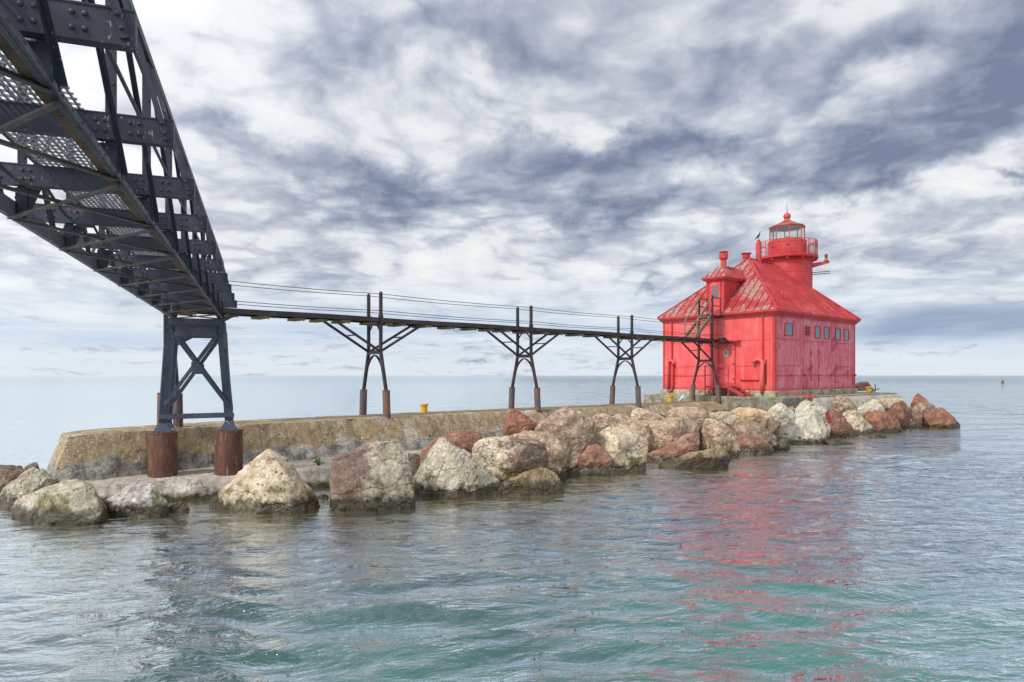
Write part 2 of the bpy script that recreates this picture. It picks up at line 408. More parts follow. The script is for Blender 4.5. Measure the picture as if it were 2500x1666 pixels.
rock('grey_limestone', (0.383, 0.345, 0.252), (0.171, 0.151, 0.102), (0.605, 0.551, 0.436), 6, .6, lichen=True)
rock('split_stone', (0.564, 0.470, 0.330), (0.262, 0.190, 0.126), (0.766, 0.690, 0.543), 5.5, .8, split=(.40, .265, .195), strata=.25, rot=(0, R(-14), 0))
rock('split_stone_dark_right', (0.564, 0.470, 0.330), (0.262, 0.190, 0.126), (0.766, 0.690, 0.543), 5.5, .8, split=(.27, .19, .14), strata=.25, rot=(0, R(-8), 0), sdir=1.0)
rock('pink_mottled', (0.445, 0.304, 0.201), (0.175, 0.097, 0.060), (0.716, 0.580, 0.436), 9, .45)
rock('brown_mottled', (0.333, 0.225, 0.150), (0.131, 0.080, 0.053), (0.665, 0.540, 0.417), 10, .4)
rock('red_sandstone', (0.290, 0.131, 0.090), (0.154, 0.068, 0.052), (0.403, 0.273, 0.202), 7, .25, bumpk=.7)
rock('rust_sandstone', (0.272, 0.115, 0.070), (0.131, 0.055, 0.039), (0.423, 0.230, 0.145), 6, .2, bumpk=.6)
rock('striped_sandstone', (0.272, 0.120, 0.082), (0.141, 0.065, 0.049), (0.423, 0.270, 0.194), 6, .2, strata=.9, rot=(0, R(50), 0))
rock('pink_quartzite', (0.464, 0.410, 0.378), (0.302, 0.220, 0.209), (0.746, 0.711, 0.669), 5, .15, bumpk=.55, algae=(.10, .13, .02))
rock('orange_stone', (0.605, 0.400, 0.223), (0.403, 0.260, 0.165), (0.725, 0.600, 0.466), 9, .4)
rock('wet_stone', (.30, .22, .12), (.10, .07, .04), (.45, .35, .22), 12, .5, wetz=.55, algae=(.20, .12, .02))
rock('brown_stone', (.22, .155, .11), (.08, .055, .04), (.36, .27, .21), 10, .5)
rock('bed_stone', (.07, .055, .04), (.03, .022, .016), (.13, .11, .08), 9, .5)  # darkened so the colour carries the crevice shade between the boulders

def redpaint(name, base, light, dark, weather=.2, panel=False):
    t = newmat(name); x, y, z = t.xyz(t.pos)
    n0 = t.noise(t.pos, .55, 4, .55); n1 = t.noise(t.pos, 2.2, 7, .65); n2 = t.noise(t.pos, 11, 6, .7)
    st = t.noise(t.mapping(t.pos, scale=(1, 1, .08)), 4.5, 5, .6)
    c = t.mix(t.mr(n0, .35, .65), base, tuple(b*.5+l*.5 for b, l in zip(base, light)))
    c = t.mix(t.mr(st, .50, .70, 0, .5+weather*.5), c, light)
    n3 = t.noise(t.mapping(t.pos, scale=(1, 1, .7)), 1.25, 8, .62, dist=.5)
    c = t.mix(t.mr(n3, .53, .66, 0, min(1, weather*1.7)), c, light)
    n4 = t.noise(t.vmath('ADD', t.pos, (31, 7, 3)), .8, 8, .62)
    c = t.mix(t.mr(n4, .56, .68, 0, min(1, weather*1.8)), c, dark)
    c = t.mix(t.math('MULTIPLY', t.mr(t.noise(t.mapping(t.pos, scale=(1, 1, .1)), 9, 5, .6), .60, .68), weather*1.5+.15), c, dark)
    c = t.mix(t.math('MULTIPLY', t.math('MULTIPLY', t.mr(n2, .60, .64), t.mr(n1, .48, .60)), min(1, weather*2)), c, (.66, .50, .48))
    grime = t.math('MULTIPLY', t.mr(t.math('ADD', z, t.math('MULTIPLY', n1, .7)), 3.0, 3.5, 1, 0), t.mr(n2, .40, .60))
    c = t.mix(t.math('MULTIPLY', grime, .55), c, (.20, .05, .035))
    setp(t, c, .55, spec=.35, normal=t.bump(t.math('ADD', n1, t.math('MULTIPLY', n2, .25)), .35, .03))
redpaint('red_wall', (.70, .060, .062), (.80, .22, .21), (.46, .02, .025), .12)
redpaint('faded_red_wall', (.62, .085, .125), (.72, .27, .31), (.34, .025, .032), .5)
redpaint('red_trim', (.47, .022, .028), (.60, .08, .08), (.30, .015, .018), .15)
redpaint('deep_red', (.24, .014, .022), (.34, .03, .04), (.12, .008, .01), .3)
redpaint('tower_red', (.48, .032, .038), (.60, .10, .10), (.28, .015, .018), .2)
t = newmat('roof_red')
n0 = t.noise(t.pos, .9, 5, .6)
oc = t.new('ShaderNodeAttribute'); oc.attribute_name = 'slope'; sv = oc.outputs['Vector']
s1 = t.noise(t.mapping(sv, scale=(3.2, .45, 1)), 3.4, 9, .72); s2 = t.noise(t.mapping(sv, scale=(5, .8, 1)), 4.5, 6, .65)
n2 = t.noise(t.pos, 7, 6, .7)
c = t.mix(t.mr(n0, .35, .65), (.34, .030, .034), (.47, .050, .055))
wm = t.math('ADD', t.math('MULTIPLY', s1, .5), t.math('MULTIPLY', n0, .5))
az_ = t.xyz(sv)[2]
wm = t.math('ADD', wm, az_)
c = t.mix(t.mr(wm, .475, .55, 0, .9), c, t.mix(t.mr(n2, .4, .6), (.20, .13, .10), (.34, .21, .17)))
c = t.mix(t.math('MULTIPLY', t.mr(s2, .565, .60), t.mr(t.math('ADD', n0, az_), .44, .54)), c, (.68, .54, .50))
setp(t, c, .5, spec=.4, normal=t.bump(n2, .3, .02))

def plain(name, c, rough=.6, metal=0., var=.3, sc_=6., spec=.5):
    t = newmat(name); n = t.noise(t.pos, sc_, 5, .6)
    setp(t, t.mix(t.mr(n, .3, .7), tuple(a*(1-var) for a in c), tuple(min(1, a*(1+var)) for a in c)), rough, metal, normal=t.bump(n, .3, .01), spec=spec)
plain('weathered_wood', (.22, .18, .12), .85, 0, .5, 12)
plain('brown_wood', (.13, .08, .045), .85, 0, .75, 3)
plain('mossy_wood', (.17, .13, .06), .9, 0, .5, 9)
plain('yellow_paint', (.72, .42, .03), .5, 0, .2, 14)
plain('black_rubber', (.02, .02, .022), .6)
plain('dark_iron', (.03, .028, .028), .55)
plain('dark_inside', (.035, .012, .012), .9)
plain('grey_metal', (.30, .28, .27), .55)
plain('pale_metal', (.55, .52, .49), .5)
plain('white_feather', (.80, .79, .76), .8, 0, .08)
plain('grey_feather', (.42, .43, .45), .8, 0, .1)
plain('black_feather', (.03, .028, .028), .6)
plain('beak_yellow', (.6, .35, .05), .5)
plain('leaf_green', (.07, .13, .02), .6, 0, .4, 30)
plain('rust_red', (.26, .03, .03), .6, 0, .3)
plain('brass_brown', (.20, .10, .03), .45, .6)
t = newmat('window_glass')
n = t.noise(t.pos, 1.5, 3); setp(t, t.mix(n, (.06, .13, .14), (.16, .27, .28)), .05, 0, spec=1.0)
t = newmat('door_glass'); setp(t, (.10, .12, .13), .06, 0, spec=1.0)
t = newmat('lantern_glass'); t.b.inputs['Transmission Weight'].default_value = 0
tr = t.new('ShaderNodeBsdfTransparent'); tr.inputs[0].default_value = (.86, .92, .90, 1)
gl_ = t.new('ShaderNodeBsdfGlossy'); gl_.inputs['Roughness'].default_value = .03
fr = t.new('ShaderNodeFresnel'); fr.inputs[0].default_value = 1.5
mx = t.new('ShaderNodeMixShader'); t.link(t.math('ADD', fr.outputs[0], .08), mx.inputs[0]); t.link(tr.outputs[0], mx.inputs[1]); t.link(gl_.outputs[0], mx.inputs[2])
t.link(mx.outputs[0], [n for n in t.n if n.type == 'OUTPUT_MATERIAL'][0].inputs[0])

# water
t = newmat('water')
x, y, z = t.xyz(t.pos)
at = t.new('ShaderNodeAttribute'); at.attribute_name = 'shallow'; sh = at.outputs['Fac']
n0 = t.noise(t.mapping(t.pos, scale=(1, 1.6, 1)), .10, 4, .55)
deep = t.mix(t.mr(n0, .38, .62), (.008, .020, .026), (.014, .050, .044))
shal = t.mix(t.mr(t.noise(t.pos, .35, 5, .6), .40, .60), (.05, .042, .015), (.20, .15, .02))
gx = t.vmath('LENGTH', t.vmath('MULTIPLY', t.vmath('SUBTRACT', t.pos, (5.0, 7.5, 0.0)), (.085, .125, 0)))
deep = t.mix(t.math('MULTIPLY', t.mr(t.math('ADD', gx, t.math('MULTIPLY', t.math('SUBTRACT', n0, .5), 1.2)), .2, 1.15, 1, 0, True), .9), deep, (.026, .15, .11))
c = t.mix(sh, deep, shal)
rp = t.mapping(t.pos, rot=(0, 0, R(-8)))
w1 = t.noise(t.mapping(rp, scale=(.42, 1, 1)), 3.0, 4, .6, dist=.7)
w2 = t.noise(t.mapping(rp, scale=(.4, 1, 1)), 8.5, 4, .6, dist=.5)
w3 = t.noise(t.mapping(rp, scale=(.5, 1, 1)), 1.0, 3, .55, dist=.5)
dist = t.vmath('LENGTH', t.pos)
hh = t.math('ADD', t.math('MULTIPLY', w1, .075), t.math('MULTIPLY', w2, .018))
hh = t.math('ADD', hh, t.math('MULTIPLY', w3, .15))
w4 = t.math('MULTIPLY', t.noise(t.mapping(rp, scale=(.4, 1, 1)), .30, 4, .6, dist=.4), t.mr(dist, 22, 90, 0, .85))
w5 = t.math('MULTIPLY', t.noise(t.mapping(rp, scale=(.35, 1, 1)), .06, 4, .65, dist=.4), t.mr(dist, 120, 500, 0, 5.0))
hh = t.math('ADD', hh, t.math('ADD', w4, w5))
calm = t.mr(x, -12, 18, .62, 1.7)
hh = t.math('MULTIPLY', hh, calm)
bn = t.new('ShaderNodeBump'); bn.inputs['Distance'].default_value = 1.0; t.link(hh, bn.inputs['Height'])
t.link(t.mr(dist, 80, 1500, 1.0, .85), bn.inputs['Strength'])
df_ = t.new('ShaderNodeBsdfDiffuse'); t.link(c, df_.inputs[0]); t.link(bn.outputs[0], df_.inputs['Normal'])
gs_ = t.new('ShaderNodeBsdfGlossy'); gs_.inputs[0].default_value = (.91, .97, 1, 1); t.link(bn.outputs[0], gs_.inputs['Normal'])
t.link(t.mr(dist, 20, 600, .02, .10), gs_.inputs['Roughness'])
fz = t.new('ShaderNodeFresnel'); fz.inputs[0].default_value = 1.45; t.link(bn.outputs[0], fz.inputs['Normal'])
fk = t.mr(fz.outputs[0], .035, .28, .12, 1.0)
mxw = t.new('ShaderNodeMixShader'); t.link(fk, mxw.inputs[0]); t.link(df_.outputs[0], mxw.inputs[1]); t.link(gs_.outputs[0], mxw.inputs[2])
t.link(mxw.outputs[0], [n for n in t.n if n.type == 'OUTPUT_MATERIAL'][0].inputs[0])

# ------------------------------------------------------------------ water surface
ROCKW = []   # waterline centres for the shallow tint, filled by the rock table below
def build_water():
    def axis(a, b, step, lo, hi, g):
        core = list(np.arange(a, b, step)); up_ = []; x_ = core[-1]; st = step
        while x_ < hi: st *= g; x_ += st; up_.append(x_)
        dn = []; x_ = core[0]; st = step
        while x_ > lo: st *= g; x_ -= st; dn.append(x_)
        return np.array(dn[::-1]+core+up_)
    xs = axis(-11, 15, .065, -26000, 26000, 1.028); ys = axis(6.5, 22, .055, -400, 26000, 1.022)
    Xg, Yg = np.meshgrid(xs, ys)
    rng = np.random.RandomState(5)
    Zg = np.zeros_like(Xg)
    dx = np.gradient(xs)[None, :]*np.ones_like(Xg); dy = np.gradient(ys)[:, None]*np.ones_like(Xg)
    sp_ = np.maximum(dx, dy)
    wx = Xg+.5*np.sin(Yg*.31+1)+.5*np.sin(Yg*.83+Xg*.2); wy = Yg+.6*np.sin(Xg*.27)+.35*np.sin(Xg*.71+2+Yg*.15)
    for i in range(110):
        L = .30*(2.1/.30)**rng.rand(); th = R(90+6)+rng.normal()*.33
        k = 2*PI/L; A = .0056*L
        ph = rng.rand()*2*PI
        att = np.clip((L/(3.0*sp_))-1, 0, 1)
        arg = k*(wx*math.cos(th)+wy*math.sin(th))+ph
        Zg += A*att*(.55*np.sin(arg)+.9*(.5-np.abs(np.sin(arg*.5))))
    for i in range(14):
        L = rng.uniform(3, 8); th = R(90+4)+rng.normal()*.35; k = 2*PI/L
        Zg +=   .0026*L**.6*np.clip((L/(3.0*sp_))-1, 0, 1)*np.sin(k*(wx*math.cos(th)+wy*math.sin(th))+rng.rand()*6.28)
    patch = .65+.5*np.sin(Xg*.13+Yg*.09+1)*np.sin(Yg*.17-Xg*.05)
    calm = np.clip(.55+(Xg+12)/34*.75, .55, 1.3)
    Zg *= patch*calm
    SH = np.zeros_like(Xg)
    for (cx, cy, r) in ROCKW:
        dd = np.sqrt((Xg-cx)**2+(Yg-cy)**2)
        SH = np.maximum(SH, np.clip(1-(dd-r*.6)/(r*.6+1.5), 0, 1))
    v = np.stack([Xg.ravel(), Yg.ravel(), Zg.ravel()], 1).astype(np.float32)
    ny, nx = Xg.shape
    idx = np.arange(nx*ny).reshape(ny, nx)
    f = np.stack([idx[:-1, :-1], idx[:-1, 1:], idx[1:, 1:], idx[1:, :-1]], -1).reshape(-1, 4)
    me = bpy.data.meshes.new('water'); me.vertices.add(len(v)); me.vertices.foreach_set('co', v.ravel())
    me.loops.add(f.size); me.loops.foreach_set('vertex_index', f.ravel().astype(np.int32))
    me.polygons.add(len(f)); me.polygons.foreach_set('loop_start', np.arange(0, f.size, 4, dtype=np.int32))
    me.update(calc_edges=True); me.shade_smooth()
    a = me.attributes.new('shallow', 'FLOAT', 'POINT'); a.data.foreach_set('value', SH.ravel().astype(np.float32))
    me.materials.append(MATS['water'])
    o = bpy.data.objects.new('water', me); C.objects.link(o); tag(o, kind='structure')

def fbm(v, o=4):
    return noise.fractal(v, 1.0, 2.0, o)

# ------------------------------------------------------------------ concrete pier with its rough ledge
def lerp_tab(tab, s):
    if s <= tab[0][0]: return tab[0][1]
    for (a, x0), (b, x1) in zip(tab, tab[1:]):
        if s <= b: return x0+(x1-x0)*(s-a)/(b-a)
    return tab[-1][1]
QF = [(-5.05, .72), (-3, .68), (-1.1, .25), (4, .0), (10, -.15), (33, -.2)]
QB = [(-5.05, -.75), (-3, -1.3), (0, -2.0), (5, -2.45), (33, -2.5)]
FO = [(-5.05, .45), (-2, .50), (1, .75), (6, .95), (12, 1.25), (33, 1.6)]      # foot offset of the slope
LG = [(-5.05, .85), (-3.6, 1.75), (-.85, 2.85), (2, 2.75), (6, 2.6), (20, 2.8), (33, 2.9)]
pier = thing('concrete_pier', F(10, -1, 0), 'long ochre concrete pier with sloping side and cracked grey foot', 'pier', R(41.5))
def pier_mesh():
    mb = MB(); st = [-5.05+.16*i for i in range(int((32.4+5.05)/.16)+1)]
    rows = []
    for i, s in enumerate(st):
        qf = lerp_tab(QF, s); qb = lerp_tab(QB, s); fo = lerp_tab(FO, s); rk = max(0, 1-i/7)**2; qf -= .12*rk; qb += .1*rk
        prof = [(qb-.05, -.5), (qb-.02, 1.0), (qb, 1.93), (qb+.07, 2.0)]
        prof += [(qb+(qf-qb)*k, 2.0) for k in (.25, .5, .75)]+[(qf-.06, 2.0), (qf+.02, 1.97)]
        for k in range(1, 22):
            u = k/21; prof.append((qf+.02+fo*(u**.9), 1.97-1.75*u))
        row = []
        for (q, z) in prof:
            ss = s
            if i < 4: ss = s-(2.0-z)*(.34)*(1-i/4.0)
            if z > 1.5: z -= .07*rk
            v = F(ss, q, z)
            if q > qf and z > 0.2:
                lowk = max(0, min(1, (1.75-z)/.9))
                nz = fbm(v*.9)*.10*lowk+fbm(v*4.0)*.055*(lowk+.12)
                j = abs(s-4.6+(z-1.5)*.4)
                if j < .35: nz -= (.35-j)*.45
                q2 = q+nz; v = F(ss, q2, z+fbm(v*2.2)*.03*lowk)
            elif z >= 1.96 and q > qf-.10: v = v+Vector((0, 0, -max(0, fbm(v*1.7)*.16)-max(0, fbm(v*5)*.05)))
            elif z >= 1.99: v = v+Vector((0, 0, fbm(v*1.2)*.02))
            row.append(v)
        rows.append(row)
    m = len(rows[0]); vs = [v for r in rows for v in r]
    fs = [(i*m+j, i*m+j+1, (i+1)*m+j+1, (i+1)*m+j) for i in range(len(rows)-1) for j in range(m-1)]
    fs.append(tuple(range(m))); fs.append(tuple((len(rows)-1)*m+j for j in range(m-1, -1, -1)))
    return mb.add(vs, fs)
pier_mesh().build('slope', 'pier_concrete', pier, smooth='auto')
def ledge_mesh():
    mb = MB(); st = [-5.6+.14*i for i in range(int((32+5.6)/.14)+1)]; rows = []
    for i, s in enumerate(st):
        qi = lerp_tab(QF, s)+.1; qo = lerp_tab(LG, s)
        endk = min(1, (i+1)/6)
        row = []
        for k in range(26):
            if k < 12:
                u = k/11; q = qi+(qo-qi)*u; z = .66-.05*u**2
            else:
                u = (k-11)/14; q = qo+.30*math.sin(u*1.6)+.10*u; z = .61-1.1*u
            z = -.5+(z+.5)*endk
            v = F(s, q, z)
            a = fbm(v*.8)*.20+fbm(v*3.1)*.09+noise.noise(v*9)*.03
            kk = max(0, (k-7)/18)
            if k > 0: v = F(s, q+a*kk*2.0, z+(a*.55*min(1, kk*1.6+.12) if z > -.3 else 0))
            row.append(v)
        rows.append(row)
    m = len(rows[0]); vs = [v for r in rows for v in r]
    fs = [(i*m+j, i*m+j+1, (i+1)*m+j+1, (i+1)*m+j) for i in range(len(rows)-1) for j in range(m-1)]
    return mb.add(vs, fs)
ledge_mesh().build('ledge', 'cap_concrete', pier, smooth=True)

# platform under the house
plat = thing('concrete_platform', F(38, -1, 1.0), 'mossy grey concrete platform that carries the red building', 'platform', R(41.5))
def plat_mesh():
    mb = MB()
    def fn(s, q, z): return F(s, q, z)
    mb.box(fn, 31.0, 49.5, -6.3, 4.1, 0.2, 2.35)
    return mb
po = plat_mesh().build('slab', 'platform_concrete', plat, bevel=.06)
mb = MB()
# rough apron poured against the right side of the platform
st = [33.6+.2*i for i in range(82)]
rows = []
for s in st:
    row = []
    for k in range(9):
        u = k/8; q = 4.05+1.3*u*min(1, .15+(s-33.6)/3); z = 2.28-1.9*u**1.4
        v = F(s, q, z); v = v+Vector((0, 0, fbm(v*1.1)*.20*u+fbm(v*4)*.06*u)); row.append(v)
    rows.append(row)
m = 9; mb.add([v for r in rows for v in r], [(i*m+j, i*m+j+1, (i+1)*m+j+1, (i+1)*m+j) for i in range(len(rows)-1) for j in range(m-1)])
mb.build('apron', 'cap_concrete', plat, smooth=True)

# ------------------------------------------------------------------ truss bridge
TR = T(-1.91, 22.9, 5.43)
truss = thing('truss_bridge', TR, 'black riveted steel truss footbridge seen from below', 'bridge', TT)
PR, PL = -1.222, -2.60
HB, HBM, HT = CAMZ+1.733, CAMZ+2.10, CAMZ+3.68
PER = 1.993
nodes = [6.93+PER*k for k in range(-5, 9)]
t0, t1 = nodes[0]-.2, nodes[-1]+1.25
side = Vector(T(1, 0, 0)); fwd = Vector(T(0, 1, 0)); upv = Vector((0, 0, 1))
for P_, sg in ((PR, 1), (PL, -1)):
    mb = MB()
    hc = .09 if sg > 0 else .20
    mb.box(T, P_-.008*sg, P_+.008*sg, t0, t1, HB, HB+hc)               # plate
    mb.box(T, P_-.028*sg, P_-.009*sg, t0, t1, HB, HB+.014)               # lower angle, inward
    mb.box(T, P_+.009*sg, P_+.035*sg, t0, t1, HB+.002, HB+.016)
    tt = t0+.1
    while tt < t1:
        mb.rivet(T(P_+.009*sg, tt, HB+hc*.7), side*sg, .014); mb.rivet(T(P_-.009*sg, tt, HB+hc*.7), -side*sg, .014); tt += .25
    mb.build('bottom_chord', 'dark_steel' if sg > 0 else 'scuffed_steel', truss)
    mb = MB()
    mb.box(T, P_-.01, P_+.01, t0, t1, HT-.09, HT)
    mb.box(T, P_-.075*sg, P_+.002*sg, t0, t1, HT+.001, HT+.014)
    mb.build('top_chord', 'dark_steel', truss)
    for hz in (CAMZ+2.62, CAMZ+3.15):
        MB().tube([T(P_+.045*sg, t0, hz), T(P_+.045*sg, t1, hz)], .019, 6).build('railing_pipe', 'dark_steel', truss)
# timber nailer under the right chord
mb = MB(); tt = t0
while tt < t1-.3:
    L = random.uniform(1.4, 2.4); mb.box(T, PR-.105, PR-.030, tt, min(t1, tt+L-.02), HB+.015, HB+.10+random.uniform(0, .02)); tt += L
mb.build('timber_nailer', 'brown_wood', truss)
for i, tn in enumerate(nodes):
    # floor beam (channel with flanges and rivets)
    mb = MB(); b0, b1 = -3.16, -.776
    z0, z1 = HBM, HBM+.235
    mb.box(T, b0, b1, tn-.006, tn+.006, z0+.012, z1-.012)
    mb.box(T, b0, b1, tn-.012, tn+.085, z0, z0+.012); mb.box(T, b0, b1, tn-.012, tn+.085, z1-.012, z1)
    mb.box(T, b1-.006, b1+.004, tn-.005, tn+.08, z0+.013, z1-.013)
    for pc in (PR, PL):
        for dp in (-.17, -.10, .10, .17):
            for dz in (.07, .165): mb.rivet(T(pc+dp, tn-.007, z0+dz), -fwd, .020)
    for pe in (b1-.07, b0+.07):
        for dz in (.06, .13, .19): mb.rivet(T(pe, tn-.007, z0+dz), -fwd, .020)
    mb.build('floor_beam', 'dark_steel', truss)
    for P_, sg in ((PR, 1), (PL, -1)):
        # post: two angles back to back
        mb = MB(); pm_ = P_-.072*sg; mb.box(T, pm_-.046, pm_+.046, tn+.095, tn+.107, HB+.02, HT-.01)
        mb.box(T, pm_-.006, pm_+.006, tn+.108, tn+.15, HB+.21, HT-.15)
        zz = HB+.3
        while zz < HT-.1:
            mb.rivet(T(pm_+.02, tn+.094, zz), -fwd, .015); zz += .20
        mb.build('post', 'dark_steel', truss)
        # gusset plate under the beam
        mb = MB(); g0 = P_-.25*sg
        vs = [T(P_+.0*sg, tn+.115, HB+.06), T(P_-.13*sg, tn+.115, HB+.06), T(g0, tn+.115, HBM-.002), T(P_+.0*sg, tn+.115, HBM-.002)]
        mb.hexa([vs[0], vs[1], vs[1]+fwd*.01, vs[0]+fwd*.01, vs[3], vs[2], vs[2]+fwd*.01, vs[3]+fwd*.01])
        for q_ in ((-.03, .10), (-.03, .22), (-.10, .22), (-.16, .31)):
            mb.rivet(T(P_+q_[0]*sg, tn+.114, HB+q_[1]), -fwd, .017)
        mb.build('gusset_plate', 'dark_steel', truss)
        # diagonal: heel at this node, head at the previous one
        if i > 0:
            mb = MB(); a = T(P_+.045*sg, tn, HB+.05); b = T(P_-.035*sg, nodes[i-1]+.05, HT-.10)
            mb.bar(a, b, .012, .105, side=side); a2 = a-side*sg*.0; mb.bar(a+side*sg*.022-fwd*.04, b+side*sg*.022-fwd*.04, .044, .012, side=side)
            mb.build('diagonal', 'dark_steel', truss)
            mb = MB(); mb.tube([T(P_-.03*sg, nodes[i-1], HB+.22), T(P_-.03*sg, tn, HT-.05)], .008, 6)
            if sg < 0: mb.build('tie_rod', 'dark_steel_warm', truss)
        # outrigger strut from the beam end up to the top chord
        mb = MB(); pe = b1 if sg > 0 else b0
        a = T(pe-.05*sg, tn-.03, z0+.04); b = T(P_-.02*sg, tn-.03, HT-.05)
        mb.bar(a, b, .052, .011, side=(b-a).cross(fwd)); mb.bar(a+fwd*.030, b+fwd*.030, .011, .05, side=(b-a).cross(fwd))
        mb.rivet(a-fwd*.008+(b-a).normalized()*.06, -fwd, .020); mb.rivet(a-fwd*.008+(b-a).normalized()*.15, -fwd, .020)
        mb.build('outrigger', 'dark_steel', truss)
    if i < len(nodes)-1:
        tb = nodes[i+1]
        for (pa, pb, dz) in ((PL, PR, -.012), (PR, PL, -.030)):
            mb = MB(); a = T(pa, tn+.08, HB+dz); b = T(pb, tb-.08, HB+dz)
            mb.bar(a, b, .048, .010); mb.bar(a+Vector((0, 0, .018)), b+Vector((0, 0, .018)), .010, .022)
            mb.build('lacing_bar', 'dark_steel_warm', truss)
# outer stringers along the beam ends
for pe, sg in ():
    mb = MB(); mb.bar(T(pe-.03*sg, t0, HBM+.27), T(pe-.03*sg, nodes[-1]+.1, HBM+.27), .055, .055)
    mb.build('stringer', 'dark_steel', truss)
# grating deck: bearing bars along the bridge, twisted cross bars
mb = MB(); zt = HBM+.242
p = PL+.26
while p < PR-.27:
    mb.box(T, p, p+.012, t0, t1, zt, zt+.022); p += .058
tt = t0
while tt < t1:
    mb.box(T, PL+.25, PR-.27, tt, tt+.014, zt+.002, zt+.020); tt += .12
mb.build('deck_grating', 'grating', truss)
pts = []
for i in range(len(nodes)-1):
    for k in range(8):
        u = k/8; pts.append(T(PL+.34+.05*math.sin(i*2.1), nodes[i]+PER*u, HBM-.03-.13*math.sin(PI*u)))
MB().tube(pts, .018, 8).build('conduit', 'dark_steel_warm', truss, smooth=True)

# ------------------------------------------------------------------ tower that carries the truss
tw = thing('support_tower', T(-1.91, 22.9, .65), 'four legged black steel tower with crossed braces on two rusty drums under the truss', 'tower', TT)
ft = {}
for nm, (cx, yb, yt, Yd) in {'l': (397, 1164, 1058, 20.9), 'r': (558.5, 1155, 1052, 21.45)}.items():
    c = px(cx, yb, Yd); r = .415
    zt_ = CAMZ-(yt-917)/FPX*(Yd-.3)
    mb = MB(); mb.lathe(c, [(r, .40), (r, zt_-.02), (r+.012, zt_-.02), (r+.012, zt_+.01), (r-.02, zt_+.01)], 40)
    mb.build('footing_drum', 'rusty_steel', tw, smooth='auto'); ft[nm] = (c, zt_+.01)
TD = {0: 0.0, 1: 1.35}
legs = {}
for k in (0, 1):
    for nm, ptop in (('l', -2.585), ('r', -1.235)):
        c, zt_ = ft[nm]; foot = Vector((c.x, c.y, zt_+.28)); top = T(ptop, 22.55, HB-.02)
        if k: foot = foot+fwd*TD[k]-Vector((0, 0, .10)); top = top+fwd*TD[k]
        mb = MB(); sg = 1 if nm == 'r' else -1
        ax = (top-foot).normalized(); sd = side
        wl = .235 if k == 0 else .17
        mb.bar(foot, top, wl, .014, side=sd); 
        mb.bar(foot-fwd*-.09+sd*(wl*.5-.007)*sg, top-fwd*-.09+sd*(wl*.5-.007)*sg, .014, .17, side=sd)
        mb.bar(foot-fwd*-.09-sd*(wl*.5-.007)*sg, top-fwd*-.09-sd*(wl*.5-.007)*sg, .014, .17, side=sd)
        n_ = 26
        for j in range(n_):
            pz = foot.lerp(top, (j+.5)/n_)
            for e in (-.42, .42): mb.rivet(pz-fwd*.008+sd*wl*e, -fwd, .014)
        mb.build('leg', 'blue_steel', tw); legs[nm, k] = (foot, top)
        # flared shoe
        mb = MB(); zf = foot.z-.30 if k == 0 else foot.z-.28
        b_ = Vector((foot.x, foot.y, zf)); 
        if k: b_.z = 1.9
        hw0, hw1 = (.30, .125) if k == 0 else (.2, .10)
        q = lambda o_, hw, z_: [o_+side*a*hw+fwd*b*hw+Vector((0, 0, z_)) for a, b in ((-1, -1), (1, -1), (1, 1), (-1, 1))]
        mb.hexa(q(b_, hw0, .0)+q(b_, hw0, .03)); mb.hexa(q(b_, hw0*.82, .031)+q(Vector((foot.x, foot.y, b_.z)), hw1, .26))
        mb.build('shoe', 'blue_steel', tw)
def xb(k):
    lf, lt = legs['l', k]; rf, rt = legs['r', k]; yo = -fwd*.035 if k == 0 else -fwd*.02
    P_ = lambda nm, u: legs[nm, k][0].lerp(legs[nm, k][1], u)+yo
    for (a, b, dd) in ((P_('l', .17), P_('r', .90), 0), (P_('r', .17), P_('l', .90), -.05)):
        mb = MB(); o_ = fwd*dd
        mb.bar(a+o_, b+o_, .115, .012, side=(b-a).cross(fwd)); mb.bar(a+o_+fwd*.03, b+o_+fwd*.03, .012, .05, side=(b-a).cross(fwd)); mb.build('brace', 'blue_steel', tw)
    c = (P_('l', .17)+P_('r', .90)+P_('r', .17)+P_('l', .90))*.25
    mb = MB(); mb.bar(c-Vector((0, 0, .16))-fwd*.018, c+Vector((0, 0, .16))-fwd*.018, .26, .012, side=side); mb.build('gusset_plate', 'blue_steel', tw)
    mb = MB(); a = P_('l', .06); b = P_('r', .06); ex = (b-a).normalized()*.12
    mb.bar(a-ex, b+ex, .012, .13, side=fwd); mb.bar(a-ex+fwd*.03+Vector((0, 0, .07)), b+ex+fwd*.03+Vector((0, 0, .07)), .08, .012, side=fwd)
    mb.build('bottom_strut', 'blue_steel', tw)
xb(0); xb(1)
for k in (0, 1):
    mb = MB(); a = legs['l', k][1]; b = legs['r', k][1]; ex = (b-a).normalized()*.06
    o_ = -fwd*.03
    mb.bar(a-ex+o_-Vector((0, 0, .10)), b+ex+o_-Vector((0, 0, .10)), .10, .19, side=fwd)
    mb.bar(a+(b-a)*.08+o_-Vector((0, 0, .36)), b-(b-a)*.08+o_-Vector((0, 0, .36)), .03, .33, side=fwd)
    mb.build('top_beam', 'dark_steel', tw)
for nm in 'lr':        # side braces between front and rear frames
    for (ka, ua, kb, ub) in ((0, .12, 1, .9), (1, .12, 0, .9)):
        a = legs[nm, ka][0].lerp(legs[nm, ka][1], ua); b = legs[nm, kb][0].lerp(legs[nm, kb][1], ub)
        sg = -1 if nm == 'l' else 1
        MB().bar(a+side*.1*sg+fwd*.08*(1-ka), b+side*.1*sg, .07, .012, side=(b-a).cross(side)).build('brace', 'dark_steel', tw)

